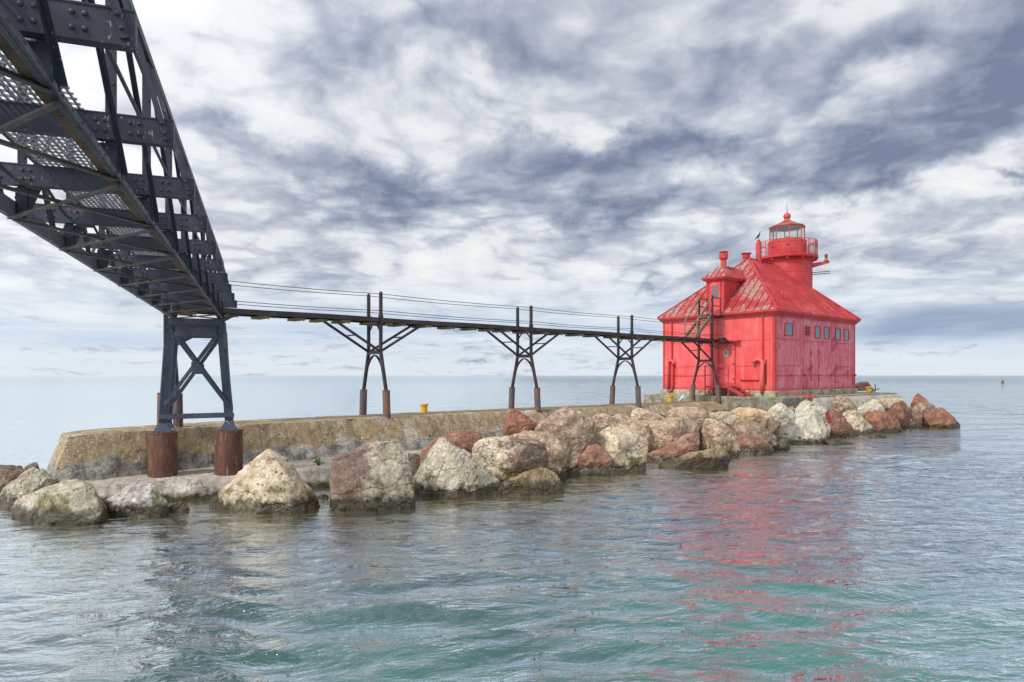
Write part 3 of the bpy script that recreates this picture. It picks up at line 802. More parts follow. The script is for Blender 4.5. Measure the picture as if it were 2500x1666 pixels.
# ------------------------------------------------------------------ catwalk and its trestles
QC = -1.15
DZ0, DZ1 = CAMZ+2.22, CAMZ+2.40
CS, CE = s_at(415, QC), 32.0
cat = thing('catwalk', F(14, QC, DZ0), 'long narrow black catwalk with cable handrails leading to the red building', 'catwalk', R(41.5))
sag = lambda s: -.012*math.sin((s+2)*.8)
for dq in (-.52, .52):
    mb = MB(); n_ = 70
    for i in range(n_):
        s0 = CS+(CE-CS)*i/n_; s1 = CS+(CE-CS)*(i+1)/n_
        mb.hexa([F(s0, QC+dq-.035, DZ0+sag(s0)), F(s1, QC+dq-.035, DZ0+sag(s1)), F(s1, QC+dq+.035, DZ0+sag(s1)), F(s0, QC+dq+.035, DZ0+sag(s0)),
                 F(s0, QC+dq-.035, DZ1+sag(s0)), F(s1, QC+dq-.035, DZ1+sag(s1)), F(s1, QC+dq+.035, DZ1+sag(s1)), F(s0, QC+dq+.035, DZ1+sag(s0))])
    mb.build('stringer', 'trestle_steel', cat)
mb = MB(); s = CS
while s < CE:
    mb.box(F, s, s+.24, QC-.48, QC+.48, DZ1-.05, DZ1-.012); s += .252
mb.build('deck_plank', 'mossy_wood', cat)
BX = {0: 414, 1: 914.5, 2: 1280, 3: 1526, 4: 1722}
BS = {k: s_at(v, QC) for k, v in BX.items()}
# hanging timber blocks below the deck
for xs_ in (470, 574, 649, 737, 791, 846, 914, 950, 984, 1045, 1105, 1160, 1203, 1240, 1290, 1335, 1370, 1418, 1460, 1510, 1560, 1590, 1622, 1650, 1672, 1700):
    s = s_at(xs_, QC+.5); L = .17 if xs_ < 1500 else .24
    w_ = random.uniform(.42, .55)
    mb = MB(); j = random.uniform(-.03, .03)
    mb.box(F, s-L, s+L, QC-w_, QC+w_+j, DZ0-.10, DZ0-.014)
    for b_ in (-.12, .12): mb.box(F, s+b_-.012, s+b_+.012, QC+w_-.08, QC+w_-.055, DZ0-.15, DZ0-.101)
    mb.build('hanging_timber', 'mossy_wood', cat)
for dq in (-.5, .5):
    for zr in (CAMZ+3.385, CAMZ+2.69):
        pts = []
        ss = [CS]+[BS[k] for k in (1, 2, 3)]+[CE+.1]
        ss = [CS+.3, BS[1], BS[2], BS[3], CE+.3]
        for a, b in zip(ss, ss[1:]):
            for k in range(12):
                u = k/12; pts.append(F(a+(b-a)*u, QC+dq, zr-.05*math.sin(PI*u)))
        pts.append(F(ss[-1], QC+dq, zr))
        MB().tube(pts, .013, 5).build('handrail_cable', 'black_rubber', cat)

def make_bent(s, zbase):
    root = thing('trestle_bent', F(s, QC, zbase), None, None, R(41.5))
    G = lambda ds, dq, z: F(s+ds, QC+dq, z)
    zc_ = CAMZ+.97
    for sg in (-1, 1):
        mb = MB(); mb.box(G, -.055, .055, sg*.5-.06, sg*.5+.06, zc_-.10, CAMZ+3.42)
        mb.lathe(G(0, sg*.5, 0), [(.075, CAMZ+3.42), (.06, CAMZ+3.46), (.03, CAMZ+3.49)], 8)
        mb.box(G, -.075, .075, sg*.5-.08, sg*.5+.08, DZ0-.05, DZ1+.12)
        mb.build('post', 'trestle_steel', root)
        mb = MB(); zf = CAMZ-.62; mb.bar(G(0, sg*.5, zc_), G(0, sg*.93, zf-.05), .12, .11, side=U); mb.build('leg', 'trestle_steel', root)
        mb = MB(); ax = (G(0, .93+.04, zbase)-G(0, .93, zf))
        mb.tube([G(0, sg*.985, zbase-.05), G(0, sg*.925, zf)], .155, 20); mb.tube([G(0, sg*.925, zf-.01), G(0, sg*.925, zf+.012)], .17, 20)
        mb.build('footing', 'footing_steel', root, smooth='auto')
    mb = MB(); mb.box(G, -.06, .06, -.44, .44, zc_-.08, zc_-.05); mb.box(G, -.05, -.03, -.44, .44, zc_-.05, zc_+.05); mb.box(G, -.06, .06, -.44, .44, zc_+.05, zc_+.08)
    mb.build('crossbeam', 'trestle_steel', root)
    mb = MB(); mb.box(G, -.05, .05, -.44, .44, DZ0-.12, DZ0-.004)
    for sg in (-1, 1): mb.bar(G(0, sg*.44, DZ0-.36), G(0, sg*.2, DZ0-.11), .07, .03, side=U)
    mb.build('cap_beam', 'trestle_steel', root)
    # parabolic arch below the crossbeam
    mb = MB(); prev = None
    for k in range(41):
        u = -1+2*k/40; a = abs(u)
        dz = a**2.2*1.5; f = math.sqrt(max(0, 1-(1-min(dz/.55, 1))**2))
        q = math.copysign(f*(.5+.27*(dz+.1)-.09*(1-dz/1.5)), u)
        cur = G(0, q, zc_-.13-dz)
        if prev: mb.bar(prev, cur, .10, .05, side=U)
        prev = cur
    mb.build('arch', 'trestle_steel', root)
    ok = (1, -1)
    for ds in ok:
        for sg in (-1, 1):
            a = G(ds*.05, sg*.47, zc_+.05); b = G(ds*2.1, sg*.45, DZ0-.01)
            MB().bar(a, b, .055, .10).build('brace', 'trestle_steel', root)
        m0 = G(ds*(.05+2.05*.52), -.46, zc_+.05+(DZ0-zc_-.06)*.52); m1 = G(ds*(.05+2.05*.52), .46, zc_+.05+(DZ0-zc_-.06)*.52)
        MB().bar(m0, m1, .05, .05).build('brace_tie', 'trestle_steel', root)
    return root
bent = make_bent(BS[1], 2.0)
def copy_tree(o, parent=None):
    c = o.copy(); C.objects.link(c); c.parent = parent
    for ch in [x for x in o.children]: copy_tree(ch, c)
    return c
GB = 'trestles under the catwalk'
tag(bent, 'black steel trestle with splayed legs, first to the right of the big truss tower', 'trestle', GB)
BL = {0: 'black steel trestle half hidden behind the truss tower on rusty pipe feet', 2: 'black steel trestle behind the orange red triangular rock, midway along the catwalk',
      3: 'black steel trestle on rusty feet, last one standing clear left of the red building', 4: 'black steel trestle in front of the red building beside the steps'}
for k in (0, 2, 3, 4):
    c = copy_tree(bent); c.location = F(BS[k], QC, 2.0); tag(c, BL[k], 'trestle', GB)
    if k in (0, 4):   # the end ones have braces on one side only
        for ch in list(c.children):
            if ch.name.startswith('brace'):
                xs_ = [v.co.x for v in ch.data.vertices]
                if (sum(xs_) > 0) == (k == 4): bpy.data.objects.remove(ch)
# cable loops where the lines reach the wall
cab = thing('cable_bundle', F(31.6, .3, DZ0-.2), 'loops of black cable hanging at the wall end of the catwalk', 'cables', R(41.5))
for j in range(4):
    pts = []
    for k in range(17):
        u = k/16; pts.append(F(30.2+1.9*u+.1*j, QC+.45+.2*j*u, DZ0+.05-math.sin(PI*u)*(.22+.12*j)+.12*u))
    MB().tube(pts, .02, 6).build('cable', 'black_rubber', cab)
mb = MB(); mb.box(F, 31.5, 32.39, QC+.4, QC+1.1, DZ0-.02, DZ0+.06); mb.box(F, 31.7, 32.2, QC+.45, QC+.8, DZ0+.07, DZ0+.26); mb.build('bracket_box', 'dark_iron', cab)

# ------------------------------------------------------------------ the red building
A1, Q0, Q1 = 12.2, -5.6, 2.89
ZB, ZE = CAMZ-.99, CAMZ+4.0
QM = (Q0+Q1)/2
house = thing('lighthouse_building', H(A1/2, QM, 2.35), 'bright red riveted iron fog signal building with hipped roof and round light tower', 'lighthouse', R(41.5))
mb = MB(); mb.box(H, -.14, A1+.14, Q0-.14, Q1+.14, 2.30, ZB)
mb.build('foundation', 'plinth_concrete', house, bevel=.04)
def wall(p, mat, name='wall'):
    return MB().hexa(p).build(name, mat, house)
tk = .12
w_l = MB().box(H, 0, tk, Q0, Q1, ZB+.002, ZE).build('wall', 'red_wall', house); w_l['label'] = 'bright red wall facing the catwalk'
w_r = MB().box(H, tk+.001, A1-.001, Q1-tk, Q1-.003, ZB+.002, ZE).build('wall', 'faded_red_wall', house); w_r['label'] = 'faded pinkish red wall with small windows'
MB().box(H, A1-tk, A1, Q0, Q1, ZB+.002, ZE).build('wall', 'red_wall', house)
MB().box(H, tk+.001, A1-tk-.001, Q0+.003, Q0+tk, ZB+.002, ZE).build('wall', 'red_wall', house)
# seams: lap plates and rivets
mb = MB(); rv = MB()
def lseam_v(q, w_=.09, z0=ZB+.05, z1=ZE-.1, rr=True):
    mb.box(H, -.022, -.001, q-w_/2, q+w_/2, z0, z1)
    if rr:
        z = z0+.08
        while z < z1: rv.rivet(H(-.023, q, z), -U, .030); z += .17
def lseam_h(z, q0, q1):
    mb.box(H, -.016, -.001, q0, q1, z-.05, z+.05); q = q0+.06
    while q < q1: rv.rivet(H(-.017, q, z), -U, .030); q += .17
qa = [HL(*z4(x, 1000))[0] for x in (150, 188, 520, 905)]
for q in (qa[0], qa[2], qa[3]): lseam_v(q)
hz1 = HL(*z4(780, 1055))[1]; hz2 = HL(*z4(780, 1245))[1]
for hz_ in (hz1, hz2):
    for a, b in ((Q0+.1, qa[0]-.06), (qa[0]+.06, qa[2]-.06), (qa[2]+.06, qa[3]-.06), (qa[3]+.06, Q1-.1)): lseam_h(hz_, a, b)
lseam_h(ZE-.12, Q0+.1, Q1-.1); lseam_h(ZB+.11, Q0+.1, Q1-.1)
mb.build('lap_plate', 'red_wall', w_l); rv.build('rivet_row', 'deep_red', w_l)
mb = MB(); rv = MB()
def rseam_v(a, w_=.10, z0=ZB+.05, z1=ZE-.1):
    mb.box(H, a-w_/2, a+w_/2, Q1-.002, Q1+.014, z0, z1); z = z0+.07
    while z < z1: rv.rivet(H(a, Q1+.015, z), N, .034); z += .19
def rseam_h(z, a0, a1):
    mb.box(H, a0, a1, Q1-.002, Q1+.009, z-.05, z+.05); a = a0+.06
    while a < a1: rv.rivet(H(a, Q1+.010, z), N, .034); a += .19
ra = [HR(*z4(x, 1200))[0] for x in (955, 1128, 1152, 1360, 1385, 1512)]
for a in ra: rseam_v(a, .12)
zz1 = HR(*z4(1040, 1053))[1]; zz2 = HR(*z4(1040, 1245))[1]
for z_ in (zz1, zz2):
    rseam_h(z_, ra[0]+.08, ra[1]-.08); 
    rseam_h(z_, ra[4]+.08, ra[5]-.08)
rseam_h(zz1, ra[2]+.08, ra[3]-.08)
rseam_h(ZB+.12, ra[0]+.08, ra[1]-.08); rseam_h(ZB+.12, ra[2]+.08, ra[3]-.08); rseam_h(ZB+.12, ra[4]+.08, ra[5]-.08)
mb.build('lap_plate', 'faded_red_wall', w_r); rv.build('rivet_row', 'deep_red', w_r)
# double sliding doors on the right face
for (xa, xb_) in ((1203, 1256), (1260, 1312)):
    a0 = HR(*z4(xa, 1200))[0]; a1_ = HR(*z4(xb_, 1200))[0]; zt_ = HR(*z4(xa, 1072))[1]
    d_ = MB().box(H, a0+.02, a1_-.02, Q1+.002, Q1+.035, ZB+.10, zt_).build('door', 'faded_red_wall', house)
    mb = MB()
    for zf in (.22, .5, .78):
        z_ = ZB+(zt_-ZB)*zf; mb.box(H, a0-.01, a0+.09, Q1+.036, Q1+.06, z_-.12, z_+.12)
    mb.build('hinge', 'red_trim', d_)
# lifeline sagging along the walls with brackets
pts = []
for i in range(0, 49):
    a = A1*i/48; pts.append(H(a, Q1+.06, ZB+1.02-.05*abs(math.sin(PI*i/8))))
cb = MB().tube(pts, .018, 5).build('wall_cable', 'red_trim', house)
mb = MB()
for i in (0, 8, 16, 24, 32, 40, 48): mb.box(H, A1*i/48-.05, A1*i/48+.05, Q1+.015, Q1+.09, ZB+.93, ZB+1.08)
mb.build('cable_bracket', 'red_trim', cb)
pts = [H(-.05, Q0+.1+3.6*i/20, ZB+1.02-.06*math.sin(PI*i/20)) for i in range(21)]
MB().tube(pts, .018, 5).build('wall_cable', 'red_trim', house)
qh0 = HL(*z4(690, 1350)); qh1 = HL(*z4(825, 1352))
MB().tube([H(-.07, qh0[0]+(qh1[0]-qh0[0])*i/12, qh0[1]+.02*math.sin(i*2.3)) for i in range(13)], .045, 6).build('wall_hose', 'tower_red', house)
# windows
for (x0, y0, x1, y1) in ((1015, 938, 1068, 1022), (1237, 960, 1272, 1040), (1303, 965, 1338, 1045), (1387, 975, 1420, 1052), (1450, 982, 1482, 1057)):
    a0, zt_ = HR(*z4(x0, y0)); a1_, zb_ = HR(*z4(x1, y1)); zt_ = HR(*z4((x0+x1)/2, y0))[1]
    mb = MB(); e = .06
    mb.box(H, a0-e, a1_+e, Q1+.002, Q1+.05, zt_, zt_+e); mb.box(H, a0-e, a1_+e, Q1+.002, Q1+.05, zb_-e, zb_)
    mb.box(H, a0-e, a0, Q1+.002, Q1+.05, zb_+.001, zt_-.001); mb.box(H, a1_, a1_+e, Q1+.002, Q1+.05, zb_+.001, zt_-.001)
    fo = mb.build('window', 'red_trim', house)
    MB().box(H, a0, a1_, Q1+.003, Q1+.014, zb_, zt_).build('pane', 'window_glass', fo)
a0, zt_ = HR(*z4(1165, 952)); a1_, zb_ = HR(*z4(1200, 1025))
mb = MB(); mb.box(H, a0, a1_, Q1-.002, Q1+.004, zb_, zt_); lv = mb.build('louver_vent', 'dark_inside', house)
mb = MB()
for k in range(6):
    z_ = zb_+(zt_-zb_)*k/5.4; mb.box(H, a0, a1_, Q1+.005, Q1+.07, z_, z_+.045)
mb.build('slat', 'faded_red_wall', lv)
# iron door with porthole on the left face
q0, zt_ = HL(*z4(532, 1078)); q1, zb_ = HL(*z4(645, 1380)); zt_ = HL(*z4(590, 1085))[1]
mb = MB(); e = .07
mb.box(H, -.045, -.001, q0-e, q0, zb_, zt_+e); mb.box(H, -.045, -.001, q1, q1+e, zb_, zt_+e); mb.box(H, -.045, -.001, q0+.001, q1-.001, zt_, zt_+e)
df = mb.build('door_frame', 'red_trim', house)
d_ = MB().box(H, -.03, -.001, q0+.003, q1-.003, zb_, zt_-.003).build('door', 'red_wall', house)
d_['label'] = 'iron door with round porthole'
qp, zp = HL(*z4(584, 1155))
mb = MB(); n_ = 20
ring = [H(-.045, qp+.15*math.cos(2*PI*k/n_), zp+.20*math.sin(2*PI*k/n_)) for k in range(n_+1)]
mb.tube(ring, .04, 6, False); mb.build('porthole_rim', 'pale_metal', d_)
mb = MB(); mb.add([H(-.036, qp+.14*math.cos(2*PI*k/n_), zp+.19*math.sin(2*PI*k/n_)) for k in range(n_)], [tuple(range(n_))]); mb.build('porthole_glass', 'door_glass', d_)
mb = MB()
for z_ in (zb_+.35, (zb_+zt_)/2, zt_-.35): mb.box(H, -.07, -.031, q1-.14, q1+.05, z_-.06, z_+.06)
mb.box(H, -.10, -.031, q0+.08, q0+.28, zb_+1.0, zb_+1.05)
mb.build('hinge', 'red_trim', d_)
MB().box(H, -.35, -.001, q0-.35, q1+.45, zt_+.12, zt_+.20).build('door_hood', 'red_trim', house)
# pipes on the left face
def facepts(pts, off): return [H(-off, *HL(1580+x/3.015, 480+y/3.015)) for x, y in pts]
def up(xc, r, ytop, n=7, y0=None):
    return [(xc-r*math.cos(PI*k/(n-1)), ytop+r-r*math.sin(PI*k/(n-1))) for k in range(n)]
lp = [(165, 1420), (165, 1235)]+up(184, 19, 1207)+[(203, 1240)]
MB().tube(facepts(lp, .16), .10, 10).build('vent_pipe', 'red_wall', house, smooth=True)
lp = [(196, 1235), (196, 1415), (188, 1432), (170, 1436), (165, 1420)]
MB().tube(facepts(lp, .16), .085, 10).build('vent_pipe', 'tower_red', house, smooth=True)
rp_ = [(858, 1450), (858, 1228)]+[(x, y) for x, y in reversed(up(826, 32, 1198))]+[(794, 1230)]
MB().tube(facepts(rp_, .18), .12, 10).build('vent_pipe', 'red_wall', house, smooth=True)
for xc, y0_, y1_ in ((184, 915, 1205), (855, 872, 1192)):
    a, b = facepts([(xc, y0_), (xc, y1_)], .06)
    MB().bar(a, b, .11, .09, side=N).build('downspout', 'red_trim', house)
MB().tube(facepts([(877, 1200), (877, 1385)], .05), .03, 6).build('pipe_shadow', 'dark_inside', house)  # thin dark tube standing in for the cast shadow beside the vent pipe
# corner strips
for (a, q) in ((0, Q1), (0, Q0), (A1, Q1)):
    sa = -1 if a == 0 else 1; sq = 1 if q == Q1 else -1
    mb = MB(); mb.box(H, a-.012 if a == 0 else a-.16, a+.16 if a == 0 else a+.012, q+sq*.001, q+sq*.016, ZB+.004, ZE-.004)
    mb.box(H, a+sa*.001, a+sa*.016, q-.16 if sq > 0 else q-.002, q+.002 if sq > 0 else q+.16, ZB+.004, ZE-.004)
    mb.build('corner_strip', 'red_trim', house)

# roof
OV = .30
E0a, E1a, E0q, E1q = -OV, A1+OV, Q0-OV, Q1+OV
ZR0, ZR1 = CAMZ+4.17, CAMZ+8.42
HIP = 4.45
RA0, RA1 = HIP-OV*.2, A1-HIP+.15
def fascia():
    mb = MB()
    for (o_, z0, z1) in ((0, ZR0-.13, ZR0-.01), (.10, ZR0-.24, ZR0-.131), (.20, ZR0-.36, ZR0-.241)):
        mb.box(H, E0a+o_, E0a+o_+.14, E0q+o_, E1q-o_, z0, z1); mb.box(H, E1a-o_-.14, E1a-o_, E0q+o_, E1q-o_, z0, z1)
        mb.box(H, E0a+o_+.141, E1a-o_-.141, E0q+o_, E0q+o_+.14, z0, z1); mb.box(H, E0a+o_+.141, E1a-o_-.141, E1q-o_-.14, E1q-o_, z0, z1)
    mb.box(H, E0a+.22, E1a-.22, E0q+.22, E1q-.22, ZE+.002, ZE+.02)
    return mb
fascia().build('cornice', 'red_trim', house)
def roof_part(eL, eR, tL, tR, nseam, name, mat, parent, wbias, overrun=.0, th=.03, sh_=.06):
    """sloping panel: eave points eL,eR, top points tL,tR (tL may equal tR)"""
    eL, eR, tL, tR = map(Vector, (eL, eR, tL, tR))
    nrm = (eR-eL).cross(tL-eL).normalized()
    if nrm.z < 0: nrm = -nrm
    ex = (eR-eL).normalized(); L = (eR-eL).length
    ey = nrm.cross(ex).normalized()
    if ey.z < 0: ey = -ey
    mb = MB(); top_ = [eL, eR, tR, tL] if (tR-tL).length > 1e-4 else [eL, eR, tL]
    k = len(top_); mb.add(top_+[v-nrm*th for v in top_], [tuple(range(k)), tuple(range(2*k-1, k-1, -1))]+[(i, (i+1) % k, k+(i+1) % k, k+i) for i in range(k)])
    o = mb.build(name, mat, parent)
    me = o.data; M = ROOT[o]
    at_ = me.attributes.new('slope', 'FLOAT_VECTOR', 'POINT')
    for i, v in enumerate(me.vertices):
        wv = M @ v.co - eL; at_.data[i].vector = (wv.dot(ex), wv.dot(ey), wbias)
    # standing seams
    mb = MB(); x0 = (tL-eL).dot(ex); x1 = (tR-eL).dot(ex); yt = (tL-eL).dot(ey)
    for j in range(1, nseam):
        x_ = L*j/nseam
        if x_ < x0: ym = yt*x_/x0
        elif x_ > x1: ym = yt*(L-x_)/(L-x1)
        else: ym = yt
        if ym < .15: continue
        mb.bar(eL+ex*x_+nrm*sh_*.5, eL+ex*x_+ey*(ym-.03)+nrm*sh_*.5, .035, sh_, side=ex)
    so = mb.build('standing_seam', mat, o)
    at_ = so.data.attributes.new('slope', 'FLOAT_VECTOR', 'POINT')
    for i, v in enumerate(so.data.vertices): at_.data[i].vector = (0, 0, -.3)
    return o
c00 = H(E0a, E0q, ZR0); c01 = H(E0a, E1q, ZR0); c10 = H(E1a, E0q, ZR0); c11 = H(E1a, E1q, ZR0)
r0 = H(RA0, QM, ZR1); r1 = H(RA1, QM, ZR1)
roof_part(c00, c01, r0, r0, 17, 'roof', 'roof_red', house, .015)
roof_part(c01, c11, r0, r1, 24, 'roof', 'roof_red', house, -.085)
roof_part(c11, c10, r1, r1, 17, 'roof', 'roof_red', house, -.05)
roof_part(c10, c00, r1, r0, 24, 'roof', 'roof_red', house, -.02)
mb = MB()
for a, b in ((c00, r0), (c01, r0), (c11, r1), (c10, r1), (r0, r1)): mb.bar(a+Vector((0, 0, .03)), b+Vector((0, 0, .03)), .13, .06)
mb.build('ridge_cap', 'red_trim', house)
mb = MB(); c_ = H(.9, .6, 0); a, b = .95, 1.95
vc = H(1.3, 1.9, 0)
mb.lathe(H(2.3, 2.2, 0), [(.10, ZR0+.6), (.10, ZR0+1.25), (.02, ZR0+1.5)], 10)
mb.build('roof_vent', 'red_trim', house)

# dormer with door
DQ0, DQ1 = -2.03, -.63
dq0 = HL(1580+438/3.015, 780)[0]; dq1 = HL(1580+565/3.015, 780)[0]
ZDB, ZDE = CAMZ+4.02, CAMZ+6.55
dorm = MB()
D0 = .02
dorm.box(H, D0, 3.0, dq0, dq1, ZDB+.03, ZDE)
dr = dorm.build('dormer', 'tower_red', house)
mb = MB()
for k in range(1, 7): 
    a = D0+.38*k; mb.box(H, a-.02, a+.02, dq1+.001, dq1+.03, ZDB+.2, ZDE-.03); 
mb.box(H, D0-.03, D0-.001, dq1-.12, dq1+.03, ZDB+.04, ZDE-.02); mb.box(H, D0-.03, D0-.001, dq0-.03, dq0+.12, ZDB+.04, ZDE-.02); mb.box(H, D0-.03, D0-.001, dq0+.121, dq1-.121, ZDE-.16, ZDE-.02)
mb.build('batten', 'red_trim', dr)
mb = MB(); e = .28
mb.box(H, D0-e, D0+2.9, dq0-e, dq1+e, ZDE+.0, ZDE+.09); mb.box(H, D0-e+.09, D0+2.8, dq0-e+.09, dq1+e-.09, ZDE-.10, ZDE-.001)
mb.build('dormer_cornice', 'red_trim', house)
zt_ = ZDE+.10; e = .27; zr_ = CAMZ+7.55; qm_ = (dq0+dq1)/2
e00 = H(D0-e, dq0-e, zt_); e01 = H(D0-e, dq1+e, zt_); e10 = H(3.4, dq0-e, zt_); e11 = H(3.4, dq1+e, zt_); h0 = H(D0+.72, qm_, zr_); h1 = H(3.4, qm_, zr_)
roof_part(e00, e01, h0, h0, 5, 'dormer_roof', 'roof_red', house, .0, th=.02, sh_=.05)
roof_part(e01, e11, h0, h1, 8, 'dormer_roof', 'roof_red', house, .0, th=.02, sh_=.05)
roof_part(e10, e00, h1, h0, 8, 'dormer_roof', 'roof_red', house, .0, th=.02, sh_=.05)
# dormer door
dd0 = dq0+.30; dd1 = dq1-.26; zt2 = ZDE-.24
dd = MB().box(H, D0-.05, D0-.001, dd0, dd1, ZDB+.04, zt2).build('door', 'red_wall', house); dd['label'] = 'weathered dormer door with four small panes'
mb = MB(); w0, w1 = dd0+.14, dd1-.12; zb2, zt3 = ZDB+1.15, zt2-.18
for k in range(2):
    for j in range(2):
        a = w0+(w1-w0)*k/2+.012; b = w0+(w1-w0)*(k+1)/2-.012; z0 = zb2+(zt3-zb2)*j/2+.012; z1 = zb2+(zt3-zb2)*(j+1)/2-.012
        mb.box(H, D0-.057, D0-.051, a, b, z0, z1)
mb.build('pane', 'door_glass', dd)

def chimney(xp, a_, q_, zb, zt, r, cap, name='chimney', tall=False):
    c = H(a_, q_, 0); mb = MB(); mb.lathe(c, [(r, zb), (r, zt)], 20)
    o = mb.build(name, 'tower_red', house, smooth='auto')
    mb = MB()
    if cap == 1: mb.lathe(c, [(r*1.02, zt+.001), (r*1.55, zt+.08), (r*1.55, zt+.42), (r*1.2, zt+.44), (r*1.2, zt+.50), (r*1.65, zt+.52), (r*1.65, zt+.57)], 20)
    elif cap == 2: mb.lathe(c, [(r*1.25, zt+.001), (r*1.25, zt+.28), (r*1.7, zt+.29), (r*1.7, zt+.34)], 20)
    else: mb.lathe(c, [(r*.62, zt+.001), (r*.62, zt+.22)], 16)
    mb.build('chimney_cap', 'tower_red' if cap == 3 else 'red_trim', o, smooth='auto'); return o
def a_at(xp, q): return s_at(xp, q)-HS
ac = a_at(1580+563/3.015, qm_); chimney(0, ac, qm_, CAMZ+7.2, CAMZ+7.95, .19, 1)
qv = QM-.5; av = a_at(1580+729/3.015, qv); Yv = H(av, qv, 0).y; zz_ = CAMZ+(1317.6-418)/3.015/FPX*Yv
chimney(0, av, qv, ZR1-1.2, zz_-.34, .22, 2)
at2 = a_at(1580+821/3.015, QM); Yt = H(at2, QM, 0).y; ztop = CAMZ+(1317.6-318)/3.015/FPX*Yt
chimney(0, at2, QM, ZR1-.3, ztop-.24, .205, 3)
CHT = H(at2, QM, ztop-.02)

# round tower and lantern
at3 = a_at(1580+1030/3.015, QM); TC = H(at3, QM, 0); Yt = TC.y
zy = lambda y: CAMZ+(1317.6-y)/3.015/FPX*Yt
zx = lambda d_: d_/3.015/FPX*Yt
az0 = math.atan2(-TC.x, -TC.y)   # towards camera
mb = MB(); rt = zx(172); mb.lathe(TC, [(rt, ZE+.5), (rt, zy(575)), (rt+.02, zy(575)), (rt+.02, zy(568)), (rt, zy(568)), (rt, zy(492)), (rt+.25, zy(480))], 48)
lt = mb.build('light_tower', 'tower_red', house, smooth='auto')
mb = MB(); rg = zx(212); mb.lathe(TC, [(rg-.28, zy(478)-.02), (rg-.02, zy(470)), (rg, zy(466)), (rg, zy(452)), (rg-.06, zy(450))], 64)
gal = mb.build('gallery', 'red_trim', house, smooth='auto')
mb = MB()
for k in range(12):
    t_ = 2*PI*k/12+.15; dv = Vector((math.cos(t_), math.sin(t_), 0)); c = Vector((TC.x, TC.y, 0))
    mb.bar(c+dv*(rt-.02)+Vector((0, 0, zy(484))), c+dv*(rg-.12)+Vector((0, 0, zy(475))), .12, .22)
mb.build('bracket', 'tower_red', gal)
mb = MB(); zg = zy(450); zrl = zy(342)
def ringp(r, z, n_=64, a0=0, a1=2*PI): return [Vector((TC.x+r*math.cos(a0+(a1-a0)*k/n_), TC.y+r*math.sin(a0+(a1-a0)*k/n_), z)) for k in range(n_+1)]
hr = zrl-zg; rr_ = rg-.08
for f_ in (1.0, .62, .10): mb.tube(ringp(rr_, zg+hr*f_), .022, 6, False)
npst = 16
for k in range(npst):
    t_ = 2*PI*k/npst; a = Vector((TC.x+rr_*math.cos(t_), TC.y+rr_*math.sin(t_), zg)); mb.tube([a, a+Vector((0, 0, hr))], .028, 6)
nx_ = 64
for k in range(nx_):
    for (f0, f1) in ((.62, 1.0),):
        t0_ = 2*PI*k/nx_; t1_ = 2*PI*(k+1)/nx_
        A_ = lambda t_, f_: Vector((TC.x+rr_*math.cos(t_), TC.y+rr_*math.sin(t_), zg+hr*f_))
        mb.tube([A_(t0_, f0), A_(t1_, f1)], .012, 4); mb.tube([A_(t0_, f1), A_(t1_, f0)], .012, 4)
mb.build('gallery_railing', 'tower_red', house)
rd = zx(133); mb = MB(); mb.lathe(TC, [(rd, zg-.05), (rd, zy(352)), (rd+.02, zy(350)), (rd+.02, zy(336)), (rd-.1, zy(332))], 48)
dm = mb.build('watch_room', 'tower_red', house, smooth='auto')
t_ = math.atan2(-TC.y, -TC.x)
for (da, z_) in ((.05, zy(378)), (-.75, zy(388))):
    dv = Vector((math.cos(t_+da), math.sin(t_+da), 0)); sd = Vector((-dv.y, dv.x, 0)); c = Vector((TC.x, TC.y, z_))+dv*(rd+.004)
    MB().bar(c-sd*.12, c+sd*.12, .02, .05).build('vent_slot', 'dark_inside', dm)
# lantern: octagon
view = math.atan2(-TC.y, -TC.x)
rl = zx(120)/math.cos(0.0); zl0 = zy(332)+.01; zl1 = zy(232)
offs = [view+R(a) for a in (-52+0, -8, 37, 82, 127, 172, 217, 262)]
offs = [view-R(-1)*0+R(8)+R(45)*k for k in range(8)]
mb = MB()
cnr = [Vector((TC.x+rl*math.cos(a), TC.y+rl*math.sin(a), 0)) for a in offs]
for c in cnr: mb.tube([c+Vector((0, 0, zl0)), c+Vector((0, 0, zl1))], .035, 6)
for i in range(8):
    a, b = cnr[i], cnr[(i+1) % 8]
    mb.bar(a+Vector((0, 0, zl0+.03)), b+Vector((0, 0, zl0+.03)), .06, .06); mb.bar(a+Vector((0, 0, zl1-.02)), b+Vector((0, 0, zl1-.02)), .06, .05)
lf = mb.build('lantern_frame', 'tower_red', house)
for i in range(8):
    a, b = cnr[i], cnr[(i+1) % 8]
    g_ = MB().add([a+Vector((0, 0, zl0+.061)), b+Vector((0, 0, zl0+.061)), b+Vector((0, 0, zl1-.05)), a+Vector((0, 0, zl1-.05))], [(0, 1, 2, 3)]); g_.build('glass_pane', 'lantern_glass', lf)
mb = MB(); re_ = rl*1.06; rot = offs[0]
mb.lathe(TC, [(re_-.1, zl1+.002), (re_, zl1+.01), (re_+.02, zl1+.07), (re_*.62, zy(205)), (.27, zy(178)), (.20, zy(172)), (.19, zy(165))], 8, rot)
lro = mb.build('lantern_roof', 'roof_red', house)
mb = MB(); mb.lathe(TC, [(rl*.97, zl1-.06), (rl*.97, zl1-.045), (.3, zl1+.25), (.28, zl1+.24)], 8, rot, False); mb.build('ceiling', 'pale_metal', lro)
mb = MB(); rb = zx(26); zc2 = zy(147)
mb.lathe(TC, [(max(.01, rb*math.sin(PI*k/12)), zc2-rb*math.cos(PI*k/12)) for k in range(13)], 24); mb.build('ball_finial', 'tower_red', house, smooth=True)
MB().tube([Vector((TC.x, TC.y, zc2+rb-.02)), Vector((TC.x, TC.y, zy(50)))], [.03, .008], 6).build('lightning_rod', 'dark_iron', house)
